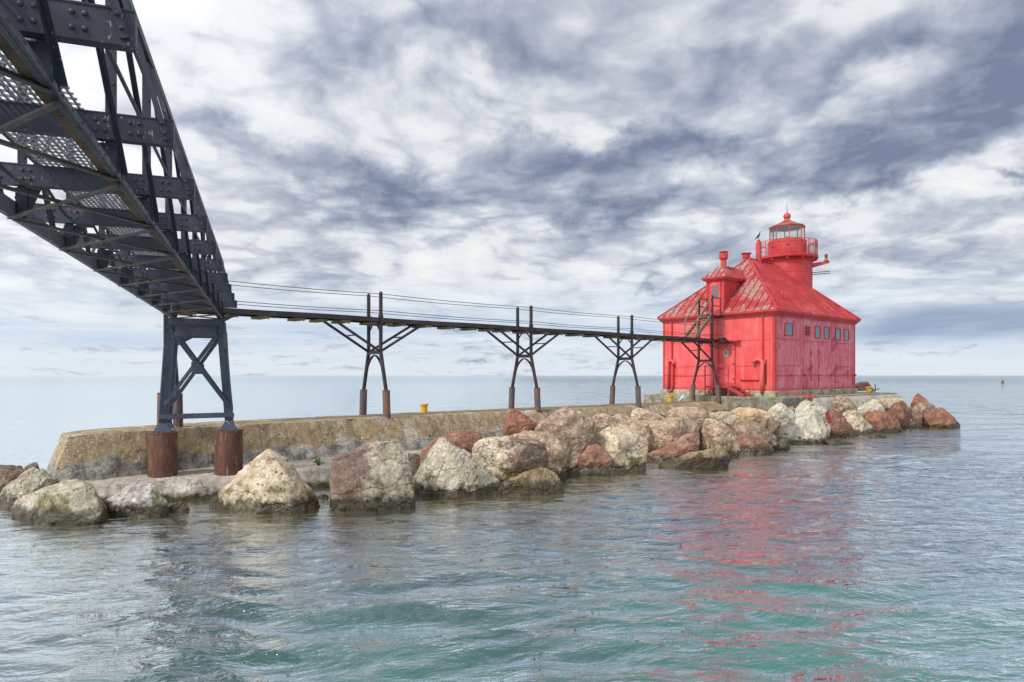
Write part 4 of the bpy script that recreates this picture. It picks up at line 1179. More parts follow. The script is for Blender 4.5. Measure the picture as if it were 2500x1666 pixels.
mb = MB(); mb.lathe(TC, [(.10, zl0-.02), (.10, zl0+.12), (.20, zl0+.14), (.20, zl0+.30), (.12, zl0+.36)], 14); mb.build('beacon', 'grey_metal', house, smooth='auto')
# gear on the gallery, horn arm and antennas on the right side
rv_ = Vector((math.cos(view+R(100)), math.sin(view+R(100)), 0)); rv_ = Vector((1, 0, 0))*math.cos(.0)
rightv = Vector((math.cos(view+PI/2), math.sin(view+PI/2), 0)); 
if rightv.x < 0: rightv = -rightv
tocam = Vector((math.cos(view), math.sin(view), 0))
ctr = Vector((TC.x, TC.y, 0))
gp = ctr+rightv*zx(172)+tocam*.25
mb = MB(); mb.lathe(gp, [(.26, zg+.03), (.28, zg+.5), (.26, zg+.8), (.30, zg+.82), (.30, zg+.9), (.18, zg+1.02)], 14)
for k in range(10): 
    t_ = 2*PI*k/10; mb.tube([gp+Vector((.29*math.cos(t_), .29*math.sin(t_), zg+.1)), gp+Vector((.29*math.cos(t_), .29*math.sin(t_), zg+1.1))], .015, 4)
mb.build('fog_horn', 'grey_metal', house, smooth='auto')
mb = MB(); a = ctr+rightv*(rt-.05)+Vector((0, 0, zy(512))); b = ctr+rightv*zx(285)+Vector((0, 0, zy(500)))
mb.hexa([a+tocam*.12-Vector((0, 0, .25)), b+tocam*.05-Vector((0, 0, .06)), b-tocam*.05-Vector((0, 0, .06)), a-tocam*.12-Vector((0, 0, .25)),
         a+tocam*.12+Vector((0, 0, .10)), b+tocam*.05+Vector((0, 0, .10)), b-tocam*.05+Vector((0, 0, .10)), a-tocam*.12+Vector((0, 0, .10))])
arm = mb.build('horn_arm', 'tower_red', house)
hp = ctr+rightv*zx(262); mb = MB(); mb.lathe(hp, [(.17, zy(492)), (.10, zy(478)), (.09, zy(462)), (.12, zy(460)), (.11, zy(445)), (.05, zy(440))], 12); mb.build('horn', 'brass_brown', arm, smooth='auto')
for y_, L in ((567, 285), (581, 288)):
    a = ctr+rightv*(rt-.02)+Vector((0, 0, zy(y_+4))); b = ctr+rightv*zx(L)+Vector((0, 0, zy(y_)))
    MB().tube([a, b], .030, 6).build('antenna_arm', 'dark_iron', house)

# ------------------------------------------------------------------ wooden stair from the catwalk to the dormer door
stair = thing('wooden_stair', F(29.4, QC, DZ1), 'weathered wooden stair climbing from the catwalk to a small landing at the dormer door', 'stair', R(41.5))
sb = s_at(1580+330/3.015, QC)-.1; stp = s_at(1580+425/3.015, QC)+.15
ZL = CAMZ+3.98
for dq in (-.42, .42):
    MB().bar(F(sb-.1, QC+dq, DZ1+.02), F(stp, QC+dq, ZL-.06), .05, .24, side=N).build('stair_string', 'weathered_wood', stair)
for k in range(7):
    u = (k+.6)/7.2; s = sb+(stp-sb)*u; z_ = DZ1+(ZL-DZ1)*u
    MB().box(F, s-.13, s+.13, QC-.39, QC+.39, z_-.02, z_+.025).build('tread', 'weathered_wood', stair)
MB().box(F, stp, 32.36, QC-.62, QC+.55, ZL-.09, ZL).build('landing', 'dark_iron', stair)
for dq in (-.5, .5):
    mb = MB()
    mb.bar(F(sb, QC+dq*.94, DZ1+.05), F(sb, QC+dq*.94, DZ1+1.15), .075, .075)
    mb.bar(F(sb, QC+dq*.94, DZ1+1.12), F(stp, QC+dq*.94, ZL+1.22), .05, .09, side=N)
    mb.build('handrail', 'weathered_wood', stair)
    mb = MB(); mb.bar(F(stp, QC+dq, ZL-.6), F(stp, QC+dq, ZL+1.25), .07, .07)
    mb.bar(F(31.9, QC+dq, ZL), F(31.9, QC+dq, ZL+1.2), .06, .06)
    for h_ in (1.16, .62): mb.bar(F(stp+.04, QC+dq, ZL+h_), F(31.9, QC+dq, ZL+h_-.02), .045, .05)
    mb.build('landing_rail', 'dark_iron', stair)
# long posts from the last trestle up to the landing
mb = MB(); mb.bar(F(BS[4], QC+.5, CAMZ+3.45), F(BS[4], QC+.5, ZL+1.3), .07, .07); mb.bar(F(BS[4], QC-.5, CAMZ+3.45), F(BS[4], QC-.5, ZL+1.2), .06, .06)
mb.build('corner_post', 'dark_iron', stair)

# ------------------------------------------------------------------ red steel porch with steps at the iron door
po_ = 1.25
pq0 = HL(1580+427/3.015, 950, po_)[0]; pq1 = HL(1580+598/3.015, 950, po_)[0]
porch = thing('steel_porch', H(-.7, (pq0+pq1)/2, 2.35), 'low red steel porch with rail and short steps before the porthole door', 'porch', R(41.5))
zd = ZB+.28; zh = zd+1.35
MB().box(H, -po_, -.05, pq0, pq1, zd-.10, zd).build('deck', 'red_trim', porch)
mb = MB()
for (a, q) in ((-po_, pq0), (-po_, pq1), (-.25, pq0), (-po_, (pq0+pq1)/2-.3)):
    tall = not (a == -po_ and abs(q-((pq0+pq1)/2-.3)) < .01)
    mb.bar(H(a, q, 2.35), H(a, q, zh if tall else zd), .07, .07); mb.box(H, a-.11, a+.11, q-.11, q+.11, 2.352, 2.385)
mb.build('post', 'tower_red', porch)
mb = MB()
for z_ in (zh, zd+.72):
    mb.bar(H(-po_, pq0, z_), H(-po_, pq1, z_), .05, .05); mb.bar(H(-po_, pq0, z_), H(-.25, pq0, z_), .05, .05)
mb.build('rail', 'tower_red', porch)
mb = MB()
for aa in (-po_+.05, -.35):
    mb.bar(H(aa, pq1+.05, zd-.10), H(aa, pq1+1.05, 2.40), .04, .20, side=U)
for k in range(3):
    q = pq1+.22+.3*k; z_ = zd-.12-.24*k; mb.box(H, -po_+.08, -.38, q-.12, q+.12, z_-.02, z_+.01)
mb.build('steps', 'tower_red', porch)

# ------------------------------------------------------------------ small things
def bollard(c, h, label, r=.16, mat='yellow_paint'):
    root = thing('mooring_bollard', c, label, 'bollard', group='yellow bollards on the pier')
    mb = MB(); mb.lathe(c, [(r, c.z-.02), (r, c.z+h*.72), (r*.95, c.z+h*.74)], 20); mb.build('post', mat, root, smooth='auto')
    mb = MB(); mb.lathe(c, [(r*1.12, c.z+h*.741), (r*1.28, c.z+h*.80), (r*1.28, c.z+h*.95), (r*1.1, c.z+h)], 20); mb.build('cap', mat, root, smooth='auto')
def onpier(xp, q, z=2.0): return F(s_at(xp, q), q, z)
bollard(onpier(1035, -2.1), .40, 'yellow bollard on the bare pier between the first two trestles')
bollard(onpier(1637, -1.9), .42, 'yellow bollard just left of the seagull before the building', .17)
b3 = px(2122, 958, 56); b3.z = 2.35; bollard(b3, .42, 'yellow bollard on the far right end beside the tilted brown slab', .2)

def bird(c, label, cat, sc_, body, head, face, dark_tail):
    """standing bird, facing along +face (world x sign)"""
    root = thing('bird', c, label, cat)
    G = lambda x_, z_, y_=0: Vector(c)+Vector((x_*face*sc_, y_*sc_, z_*sc_))
    mb = MB()
    prof = [(-.42, .05, .015), (-.32, .16, .05), (-.20, .28, .10), (-.08, .42, .13), (.03, .56, .125), (.10, .70, .08), (.12, .80, .052), (.14, .90, .055), (.18, .95, .062), (.23, .955, .05), (.27, .95, .02)]
    mb.tube([G(a, b) for a, b, r in prof], [r*sc_ for a, b, r in prof], 12); bo = mb.build('body', body, root, smooth=True)
    mb = MB(); mb.tube([G(.24, .95), G(.34, .95), G(.40, .93)], [.022*sc_, .015*sc_, .006*sc_], 6); mb.build('beak', 'beak_yellow', root)
    for sy in (-1, 1):
        mb = MB(); mb.tube([G(-.02, .40, .05*sy), G(.0, .20, .05*sy), G(-.02, .02, .05*sy)], [.03*sc_, .014*sc_, .012*sc_], 6); mb.tube([G(-.02, .015, .05*sy), G(.10, .012, .06*sy)], [.015*sc_, .01*sc_], 5); mb.build('leg', 'beak_yellow' if body != 'black_feather' else 'dark_iron', root)
        mb = MB(); mb.tube([G(.06, .58, .10*sy), G(-.06, .44, .13*sy), G(-.22, .28, .09*sy), G(-.38, .12, .03*sy), G(-.48, .03, .01*sy)], [.02*sc_, .06*sc_, .055*sc_, .03*sc_, .006*sc_], 8); mb.build('wing', dark_tail, root, smooth=True)
    mb = MB(); mb.rivet(G(.20, .972, -.055), (0, -1, 0), .010*sc_); mb.build('eye', 'black_rubber', root)
bird(CHT, 'dark cormorant perched on the tallest red chimney pipe', 'bird', .62, 'black_feather', 'grey_feather', 1, 'black_feather')
sg_ = onpier(1665, -.45, 2.0); bird(sg_+Vector((0, 0, .0)), 'white gull standing on the pier just right of the yellow bollard', 'gull', .60, 'white_feather', 'white_feather', 1, 'grey_feather')

# red channel buoy far out
bc = px(2448, 930, 330); bc.z = 0
buoy = thing('channel_buoy', bc, 'small red channel buoy far out near the horizon', 'buoy')
mb = MB(); mb.lathe(bc, [(.60, -.3), (.65, .25), (.55, .5)], 20); mb.build('float', 'rust_red', buoy, smooth='auto')
mb = MB(); mb.lathe(bc, [(.45, .5), (.36, 1.2), (.18, 1.6), (.08, 1.8)], 12); mb.build('tower', 'rust_red', buoy, smooth='auto')

# loose red rail lying on the platform edge, red scraps, iron hook, brown slab
a = px(1900, 955, 42.3); b = px(1997, 969, 41.2)
mb = MB(); mb.bar(a, b, .07, .10); o = mb.build('steel_rail', 'tower_red', None, loc=a); tag(o, 'long bright red steel bar lying against the building foundation', 'metal bar')
c = px(2023, 1021, 40.0-1.3); mb = MB(); mb.bar(c+Vector((-.10, 0, .33)), c+Vector((.10, 0, -.30)), .22, .04, up=(0, 1, 0)); o = mb.build('metal_scrap', 'rust_red', None, loc=c); tag(o, 'narrow red metal scrap standing in the gap beside the big white boulder', 'scrap metal', 'red metal scraps')
c = px(1978, 975, 38.9); mb = MB(); mb.bar(c+Vector((-.12, 0, .04)), c+Vector((.14, 0, -.05)), .22, .04, up=(0, 1, 0)); o = mb.build('metal_scrap', 'rust_red', None, loc=c); tag(o, 'small red metal scrap behind the top of the white boulder', 'scrap metal', 'red metal scraps')
c = px(2136, 962, 52); c.z = 2.40
mb = MB(); mb.tube([c, c+Vector((.05, 0, .45)), c+Vector((0, 0, .62))], .035, 6); mb.tube([c+Vector((-.35, 0, .0)), c+Vector((.1, 0, .22)), c+Vector((.35, 0, .28))], .035, 6); o = mb.build('iron_hook', 'dark_iron', None, loc=c); tag(o, 'bent rusty iron rods sticking up right of the yellow end bollard', 'iron rod')
c = px(2108, 960, 60); c.z = 2.35
mb = MB(); L_ = 1.1
mb.hexa([c+Vector((-1.2, -.6, 0)), c+Vector((.75, -.6, 0)), c+Vector((.75, .8, 0)), c+Vector((-1.2, .8, 0)), c+Vector((-1.1, -.5, .35)), c+Vector((.15, -.5, .82)), c+Vector((.15, .7, .82)), c+Vector((-1.1, .7, .35))])
o = mb.build('stone_block', 'striped_sandstone', None, loc=c, bevel=.05); tag(o, 'tilted brown stone block behind the right corner of the building', 'stone block')

def plant(c, h, n, label):
    rnd = random.Random(int(c.x*100)); mb = MB(); root = thing('weed', c, label, 'plant', group='weeds growing on the pier ledge')
    st_ = MB()
    for i in range(n):
        a = rnd.uniform(0, 2*PI); r = rnd.uniform(.1, 1)*h*.8; z_ = h*(1.1-.8*(r/h)**1.5)*rnd.uniform(.5, 1)
        p_ = c+Vector((r*math.cos(a), r*math.sin(a), z_)); s_ = h*.16
        st_.tube([c, c.lerp(p_, .5)+Vector((0, 0, .1*h)), p_], .006, 4)
        u_ = Vector((rnd.uniform(-1, 1), rnd.uniform(-1, 1), rnd.uniform(-.5, 1))).normalized(); v_ = u_.orthogonal().normalized()
        mb.add([p_-u_*s_, p_+v_*s_*.5, p_+u_*s_, p_-v_*s_*.5], [(0, 1, 2, 3)])
    mb.build('foliage', 'leaf_green', root); st_.build('stem', 'leaf_green', root)
plant(px(778, 1138, 22.2), .24, 46, 'leafy green weed on the ledge between the cream pyramid and the square boulder')
plant(px(1050, 1068, 25.3), .12, 22, 'small green weed sprouting from the concrete behind the red flat rock')

# ------------------------------------------------------------------ rocks
VW = {'A': (0, 980, 3.795), 'B': (500, 980, 3.795), 'C': (1000, 960, 3.922), 'D': (1500, 920, 4.706), 'E': (1900, 900, 3.922)}
def make_rock(view, pts, Yd, mat, label, inner=None, thick=None, wet=True, name='rock', voxel=None, seed=0):
    ox, oy, k = VW[view]
    cv = lambda p: (ox+p[0]/k, oy+p[1]/k)
    q = [cv(p) for p in pts]
    xs_ = [p[0] for p in q]; ys_ = [p[1] for p in q]
    W = (max(xs_)-min(xs_))/FPX*Yd; Hh = (max(ys_)-min(ys_))/FPX*Yd
    Th = thick if thick else .42*max(.8*W, Hh)
    cx = sum(xs_)/len(xs_); cy = sum(ys_)/len(ys_); ymx = max(ys_)
    Ym = Yd+.45*Th
    vs = [px(a, b, Ym) for a, b in q]
    rnd = random.Random(seed*13+5)
    # front ring pulled in, back ring pulled in
    for a, b in q:
        fx = cx+(a-cx)*.74; fy = cy+(b-cy)*.70
        if rnd.random() < .34: vs.append(px(cx+(a-cx)*rnd.uniform(.6, .92), cy+(b-cy)*rnd.uniform(.6, .92), Ym-rnd.uniform(.35, .62)*Th))
        bx_ = cx+(a-cx)*.8; by_ = cy+(b-cy)*.85
        vs.append(px(bx_, by_, Ym+.8*Th))
    if inner:
        for p in inner:
            a, b = cv(p[:2]); f_ = p[2] if len(p) > 2 else 1.0
            vs.append(px(a, b, Ym-Th*f_))
    else:
        for _k in range(3):
            a = cx+rnd.uniform(-.28, .28)*(max(xs_)-min(xs_)); b = cy+rnd.uniform(-.25, .30)*(max(ys_)-min(ys_)); vs.append(px(a, b, Ym-Th*rnd.uniform(.6, .95)))
    if wet:
        lo = [p for p in q if p[1] > cy]
        for a, b in lo:
            v = px(a, b, Ym); c0 = px(cx, cy, Ym)
            vs.append(Vector((c0.x+(v.x-c0.x)*.97, Ym, -.45))); v2 = px(cx+(a-cx)*.75, b, Ym-.5*Th); vs.append(Vector((v2.x, v2.y, -.45)))
            vs.append(Vector((v.x, Ym+.7*Th, -.45)))
        if W > 0: ROCKW.append((px(cx, cy, Ym).x, Yd, W*.5))
    else:
        for v in list(vs[:len(q)]):
            if v.z < px(cx, cy, Ym).z: vs.append(Vector((v.x*1.0, Ym+.1, max(-.3, v.z-.5*Hh))))
    bm = bmesh.new()
    for v in vs: bm.verts.new(v)
    r = bmesh.ops.convex_hull(bm, input=bm.verts)
    dead = [g for g in r['geom_interior'] if isinstance(g, bmesh.types.BMVert)]+[g for g in r['geom_unused'] if isinstance(g, bmesh.types.BMVert)]
    bmesh.ops.delete(bm, geom=list(set(dead)), context='VERTS')
    me = bpy.data.meshes.new(name); bm.to_mesh(me); bm.free()
    tmp = bpy.data.objects.new('tmp', me); C.objects.link(tmp)
    rm = tmp.modifiers.new('r', 'REMESH'); rm.mode = 'VOXEL'; size = max(W, Hh)
    rm.voxel_size = voxel if voxel else max(.028, min(.06, size/42))
    dg = bpy.context.evaluated_depsgraph_get(); dg.update()
    me2 = bpy.data.meshes.new_from_object(tmp.evaluated_get(dg)); bpy.data.objects.remove(tmp); bpy.data.meshes.remove(me)
    bm = bmesh.new(); bm.from_mesh(me2)
    for _ in range(1): bmesh.ops.smooth_vert(bm, verts=bm.verts, factor=.5, use_axis_x=True, use_axis_y=True, use_axis_z=True)
    cc = Vector((px(cx, cy, Ym))); co_ = np.array([tuple(v.co-cc) for v in bm.verts]); co_ *= 1.035
    for kk_ in range(10):
        nn_ = Vector((rnd.uniform(-.75, .75), -1, rnd.uniform(-.25, .85))).normalized(); na = np.array(nn_)
        dd_ = co_ @ na; lim = dd_.max()*rnd.uniform(.72, .93)
        ex_ = np.maximum(0, dd_-lim); co_ -= ex_[:, None]*na[None, :]*.97
    for v, c_n in zip(bm.verts, co_): v.co = cc+Vector(c_n)
    bm.normal_update(); off = Vector((seed*3.7, seed*1.3, seed*5.1)); a_ = size
    nr = [v.normal.copy() for v in bm.verts]
    for v, nn in zip(bm.verts, nr):
        p = v.co+off
        dsp = noise.fractal(p*(1.6/a_*1.3), 1.0, 2.0, 3)*.012*a_
        # stepped, chipped facets
        st_ = noise.noise(p*(3.2/a_)); stq = math.floor(st_*5)/5.0
        dsp += stq*.034*a_+noise.fractal(p*3.2, .75, 2.1, 6)*.034
        rg_ = 1-abs(noise.noise(p*2.2+Vector((9, 3, 1)))); dsp -= max(0, rg_-.94)*.9*min(1, a_)*.6
        v.co += nn*dsp
    bm.to_mesh(me2); bm.free(); me2.shade_smooth()
    c0 = Vector((px(cx, cy, Ym).x, Ym, 0))
    me2.transform(Matrix.Translation(-c0)); me2.name = name; me2.materials.clear(); me2.materials.append(MATS[mat])
    o = bpy.data.objects.new(name, me2); C.objects.link(o); o.location = c0; tag(o, label, 'rock', 'rocks piled along the pier'); return o
RK = [
 ('A', [(95,960),(200,880),(480,780),(720,712),(850,760),(910,880),(945,1000),(940,1070),(700,1110),(480,1140),(380,1130),(180,1040)], 17.3, 'grey_limestone', 'grey boulder with orange lichen spots at the lower left, in the water', [(840,800,.9),(250,960,.8),(560,1050,1.0),(880,1010,.9)], 1, 0),
 ('A', [(930,945),(1280,722),(1380,760),(1480,850),(1535,930),(1440,1010),(1260,1040),(1030,1045),(960,990)], 18.1, 'pink_quartzite', 'smooth whitish pink boulder between the lichen boulder and the cream pyramid', [(1290,760,.5),(1210,980,1.0),(1440,960,.7)], 1, 0),
 ('A', [(1470,1050),(1560,980),(1680,918),(1730,950),(1755,985),(1640,1020)], 18.6, 'wet_stone', 'tiny yellowish algae covered stone left of the cream pyramid boulder', None, 1, 0),
 ('A', [(-60,980),(0,830),(300,618),(390,635),(450,680),(520,740),(400,810),(160,890),(80,980),(0,990)], 19.0, 'grey_limestone', 'grey brown boulder at the left picture edge behind the lichen boulder', [(330,700,.8),(60,900,.9)], 1, 0),
 ('A', [(-80,600),(0,588),(200,600),(245,640),(150,720),(0,800),(-80,800)], 21.3, 'brown_stone', 'dark reddish brown rock at the far left edge by the pier end', None, 1, 0),
 ('A', [(222,605),(300,568),(345,558),(350,640),(240,650)], 21.6, 'brown_stone', 'small brown stone wedged against the left end of the pier', None, 0, 0),
 ('B', [(50,950),(180,820),(330,650),(580,445),(740,530),(860,660),(1000,830),(1050,940),(900,985),(700,1000),(450,1030),(390,1040),(120,1025)], 18.7, 'limestone', 'large cream pyramid shaped boulder right of the rusty drums', [(470,660,.65),(560,880,1.05),(790,760,.85),(400,1020,.9),(880,930,.6)], 1, 0),
 ('B', [(1030,890),(1110,860),(1150,880),(1100,910),(1040,915)], 20.6, 'brown_stone', 'tiny dark stone in the water between the cream pyramid and the square boulder', None, 1, 0),
 ('B', [(1165,990),(1165,700),(1200,520),(1240,490),(1550,390),(1810,355),(1850,440),(1890,560),(1925,900),(1930,940),(1700,955),(1450,1000),(1240,1005)], 19.2, 'split_stone', 'big square boulder, half pink and half cream, with two long cracks', [(1220,560,.8),(1800,420,.8),(1190,950,.9),(1860,900,.9),(1500,700,.95)], 1, 0),
 ('B', [(1885,480),(1990,500),(1985,640),(1920,760),(1890,700),(1880,560)], 21.6, 'brown_stone', 'dark brown rock showing in the gap right of the square boulder', None, 1, 0),
 ('C', [(25,830),(100,680),(280,425),(330,430),(430,520),(560,570),(700,690),(880,850),(820,940),(640,980),(560,990),(350,990),(190,960),(60,890)], 20.9, 'grooved_limestone', 'cream boulder with long slanting grooves right of the square boulder', [(330,520,.5),(620,710,.9),(300,960,.9),(560,980,.9)], 1, 0),
 ('C', [(85,660),(110,540),(260,430),(420,370),(600,350),(690,380),(715,455),(640,530),(560,560),(300,600),(120,680)], 23.3, 'red_sandstone', 'flat red rock lying behind the grooved cream boulder', [(560,430,.7),(300,560,.8)], 0, 0),
 ('C', [(605,540),(640,480),(760,440),(1000,430),(1160,440),(1290,480),(1310,700),(1200,760),(1040,820),(900,850),(780,780),(650,640)], 22.6, 'split_stone_dark_right', 'blocky cream and brown boulder just right of the grooved one', [(1000,460,.8),(1010,790,1.0),(700,560,.6),(1280,520,.7)], 0, 0),
 ('C', [(870,430),(910,300),(945,170),(985,155),(1040,170),(1120,215),(1225,290),(1190,360),(1060,380),(940,420)], 25.9, 'rust_sandstone', 'orange red triangular rock standing highest against the pier', [(960,230,.6),(1100,300,.9),(930,400,.8)], 0, 0),
 ('C', [(920,420),(1080,365),(1160,360),(1330,380),(1430,440),(1490,560),(1500,680),(1400,750),(1300,740),(1180,560)], 24.2, 'pink_mottled', 'rounded brown boulder below the big mottled slab, touching the blocky boulder', None, 0, 0),
 ('C', [(1205,340),(1260,270),(1400,170),(1480,130),(1570,150),(1700,230),(1780,260),(1740,400),(1660,560),(1500,700),(1470,560),(1400,430),(1230,365)], 25.6, 'brown_mottled', 'huge brown mottled slab leaning up to the pier top', [(1570,420,1.0),(1300,320,.7),(1490,660,.9),(1700,300,.6)], 0, 0),
 ('C', [(830,940),(870,870),(1030,800),(1140,760),(1240,715),(1330,730),(1420,800),(1475,890),(1400,930),(1200,980),(940,985),(840,960)], 21.2, 'wet_stone', 'golden brown rock with black weed at the water, right of the grooved boulder', None, 1, 0),
 ('C', [(1740,250),(1770,200),(1880,200),(1960,230),(2000,300),(1900,340),(1750,440),(1740,380)], 28.3, 'pink_mottled', 'brown mottled rock right behind the huge slab', None, 0, 0),
 ('C', [(1690,510),(1800,400),(1850,350),(2000,295),(2060,340),(2180,400),(2280,470),(2250,560),(2180,640),(2000,670),(1920,640),(1760,560)], 26.3, 'limestone', 'smooth cream boulder with dark base behind the small red triangle', [(2050,400,.7),(1900,480,.8),(2150,590,.9),(2240,500,.6)], 1, 0),
 ('C', [(1560,690),(1700,510),(1800,485),(1870,530),(1960,650),(1900,705),(1750,715),(1580,705)], 25.4, 'red_sandstone', 'small red triangular rock at the waterline below the huge slab', [(1770,600,.9),(1640,680,.8)], 0, 0),
 ('C', [(1430,775),(1560,720),(1650,700),(1800,710),(2060,725),(2065,765),(1700,785),(1440,790)], 25.2, 'brown_stone', 'flat black wet slab under the small red triangle', None, 1, 0),
 ('D', [(295,935),(450,850),(680,740),(830,680),(900,648),(950,670),(980,740),(965,860),(860,900),(720,910),(560,990),(480,995),(330,965)], 28.8, 'red_sandstone', 'long reddish brown wedge rock sloping down left to the water', [(700,800,.8),(720,900,.9),(930,720,.7)], 1, 0),
 ('D', [(540,990),(760,910),(950,870),(1060,860),(1210,790),(1250,810),(1330,930),(1290,970),(1160,1040),(950,1060),(700,1040)], 27.3, 'wet_stone', 'black weed draped rock in the water in front of the reddish wedge', None, 1, 0),
 ('D', [(-60,440),(10,425),(100,430),(380,540),(430,700),(420,850),(370,850),(300,760),(100,600)], 29.6, 'pink_mottled', 'pinkish mottled slab behind the smooth cream boulder', None, 0, 0),
 ('D', [(100,520),(380,540),(600,480),(760,460),(900,465),(1000,560),(980,650),(830,690),(680,750),(450,860),(380,860),(300,720)], 30.2, 'pink_mottled', 'wide pale pink mottled boulder above the reddish wedge', [(880,640,.9),(600,640,.9),(430,820,.8)], 0, 0),
 ('D', [(190,420),(210,370),(260,355),(350,370),(500,430),(600,490),(400,540),(200,470)], 31.5, 'limestone', 'cream rock low against the pier near the last clear trestle', None, 0, 0),
 ('D', [(590,430),(640,380),(740,350),(860,345),(940,338),(1040,370),(1090,440),(1080,520),(1000,640),(960,560),(780,480),(600,475)], 32.2, 'pink_mottled', 'rounded pale boulder directly below the gull', [(960,500,.9),(700,420,.6)], 0, 0),
 ('D', [(1015,560),(1040,490),(1100,475),(1180,510),(1290,560),(1400,660),(1440,740),(1420,840),(1300,870),(1230,780),(1150,720),(1010,640)], 30.8, 'pink_mottled', 'tall pink cream boulder right of the dark gap above the weed draped rock', [(1200,620,.8),(1330,790,.9)], 1, 0),
 ('D', [(980,830),(1000,620),(1100,680),(1200,790),(1050,860)], 31.2, 'brown_stone', 'dark brown rock deep in the gap behind the reddish wedge tip', None, 1, 0),
 ('D', [(1090,410),(1330,400),(1400,430),(1400,560),(1360,620),(1260,540),(1100,470)], 33.6, 'limestone', 'flat topped grey cream boulder left of the orange topped one', None, 0, 0),
 ('D', [(1340,400),(1430,360),(1560,355),(1700,380),(1790,420),(1810,500),(1780,560),(1700,560),(1400,480)], 34.6, 'orange_stone', 'boulder with a bright orange top in front of the platform', None, 0, 0),
 ('D', [(1780,470),(1860,500),(1920,530),(1900,600),(1840,650),(1770,600)], 34.0, 'brown_stone', 'reddish brown rock tucked right of the orange topped boulder', None, 0, 0),
 ('D', [(1360,590),(1410,500),(1500,480),(1650,540),(1780,620),(1870,690),(1700,700),(1560,670),(1380,650)], 33.2, 'brown_mottled', 'brown grooved rock below the orange topped boulder', None, 0, 0),
 ('D', [(1400,670),(1480,655),(1620,670),(1720,700),(1800,800),(1850,860),(1700,865),(1560,870),(1440,850),(1420,760)], 32.9, 'red_sandstone', 'low rounded reddish rock at the water below the brown grooved rock', None, 1, 0),
 ('D', [(1700,690),(1850,685),(1980,700),(2015,780),(2010,840),(1840,840),(1740,780)], 34.4, 'brown_stone', 'square black wet block left of the big white boulder', None, 1, 0),
 ('D', [(1630,880),(1680,840),(1760,870),(1750,910),(1650,905)], 31.6, 'wet_stone', 'tiny grey stone poking from the water below the low reddish rock', None, 1, 0),
 ('D', [(1750,400),(1870,305),(1930,310),(2080,430),(1950,530),(1900,525),(1800,450)], 35.8, 'pale_limestone', 'white tilted block between the orange topped boulder and the white pile', [(1900,400,.8),(1950,510,.8)], 0, 0),
 ('E', [(-15,540),(60,470),(200,420),(350,420),(430,480),(475,600),(465,660),(400,700),(200,715),(100,680),(0,600)], 36.9, 'pale_limestone', 'largest white boulder at the waterline right of the red reflection', [(250,560,.9),(360,500,.7),(210,690,.8),(440,640,.6)], 1, 0),
 ('E', [(165,400),(220,320),(280,290),(380,320),(460,370),(470,420),(500,540),(460,550),(360,440),(200,440)], 39.0, 'pale_limestone', 'white boulder resting behind and above the largest white one', None, 0, 0),
 ('E', [(90,370),(140,360),(180,400),(170,440),(110,420)], 40.5, 'pink_mottled', 'small pinkish stone between the white tilted block and the upper white boulder', None, 0, 0),
 ('E', [(510,380),(515,290),(560,255),(640,270),(740,330),(760,380),(700,400),(600,410)], 43.5, 'brown_mottled', 'dark brown rock against the platform below the wall corner windows', None, 0, 0),
 ('E', [(470,400),(560,400),(640,480),(770,640),(740,655),(600,650),(480,650),(480,520)], 41.0, 'striped_sandstone', 'brown grooved slab sliding to the water right of the largest white boulder', [(560,520,.8),(640,630,.7)], 1, 0),
 ('E', [(610,420),(680,390),(740,400),(830,500),(930,580),(900,630),(800,600),(700,510)], 43.0, 'limestone', 'knobbly cream slab lying right of the brown grooved slab', None, 1, 0),
 ('E', [(755,380),(830,330),(900,320),(980,345),(1020,400),(900,440),(800,440)], 45.4, 'pale_limestone', 'pale speckled boulder above the orange rust wedge', None, 0, 0),
 ('E', [(800,340),(900,300),(1040,285),(1180,290),(1270,370),(1250,420),(1100,400),(950,340)], 48.5, 'limestone', 'long low beige rock at the back of the right end pile', None, 0, 0),
 ('E', [(830,490),(850,410),(950,400),(1030,420),(1130,490),(1170,560),(1200,620),(1100,600),(940,560)], 43.8, 'rust_sandstone', 'rusty orange wedge rock sloping into the water', [(900,480,.8),(1000,440,.6)], 1, 0),
 ('E', [(1030,410),(1110,330),(1190,305),(1280,400),(1270,440),(1200,490),(1120,460)], 47.0, 'striped_sandstone', 'red brown block with pale parallel stripes', [(1180,420,.9)], 0, 0),
 ('E', [(1120,470),(1200,485),(1300,510),(1380,555),(1250,575),(1180,570)], 47.6, 'brown_stone', 'low dark flat rock at the water below the striped block', None, 1, 0),
 ('E', [(1265,370),(1300,270),(1345,232),(1400,280),(1520,385),(1460,410),(1300,400)], 51.5, 'rust_sandstone', 'pointed red pyramid rock standing highest at the right end', [(1340,330,.8)], 0, 0),
 ('E', [(1285,380),(1340,335),(1420,328),(1500,370),(1520,400),(1380,430),(1290,420)], 50.0, 'brown_mottled', 'grey brown rock in front of the red pyramid', None, 0, 0),
 ('E', [(1280,440),(1330,405),(1390,420),(1420,500),(1400,540),(1300,520)], 49.0, 'brown_stone', 'dark rounded rock left of the rightmost red rock', None, 1, 0),
 ('E', [(1390,430),(1480,385),(1560,378),(1610,400),(1700,480),(1755,550),(1640,572),(1500,565),(1480,480)], 47.9, 'rust_sandstone', 'rightmost rounded red rock ending in the water', [(1560,470,.8)], 1, 0),
 ('E', [(870,655),(930,612),(1040,655),(960,672)], 40.2, 'wet_stone', 'golden weed covered stone at the water below the knobbly slab', None, 1, 0),
 ('E', [(440,692),(550,672),(720,722),(560,732)], 36.6, 'wet_stone', 'low weedy stone just right of the foot of the largest white boulder', None, 1, 0),
 ('E', [(1225,590),(1255,572),(1280,592),(1250,600)], 45.5, 'brown_stone', 'tiny brown stone in the water right of the rust wedge', None, 1, 0),
]
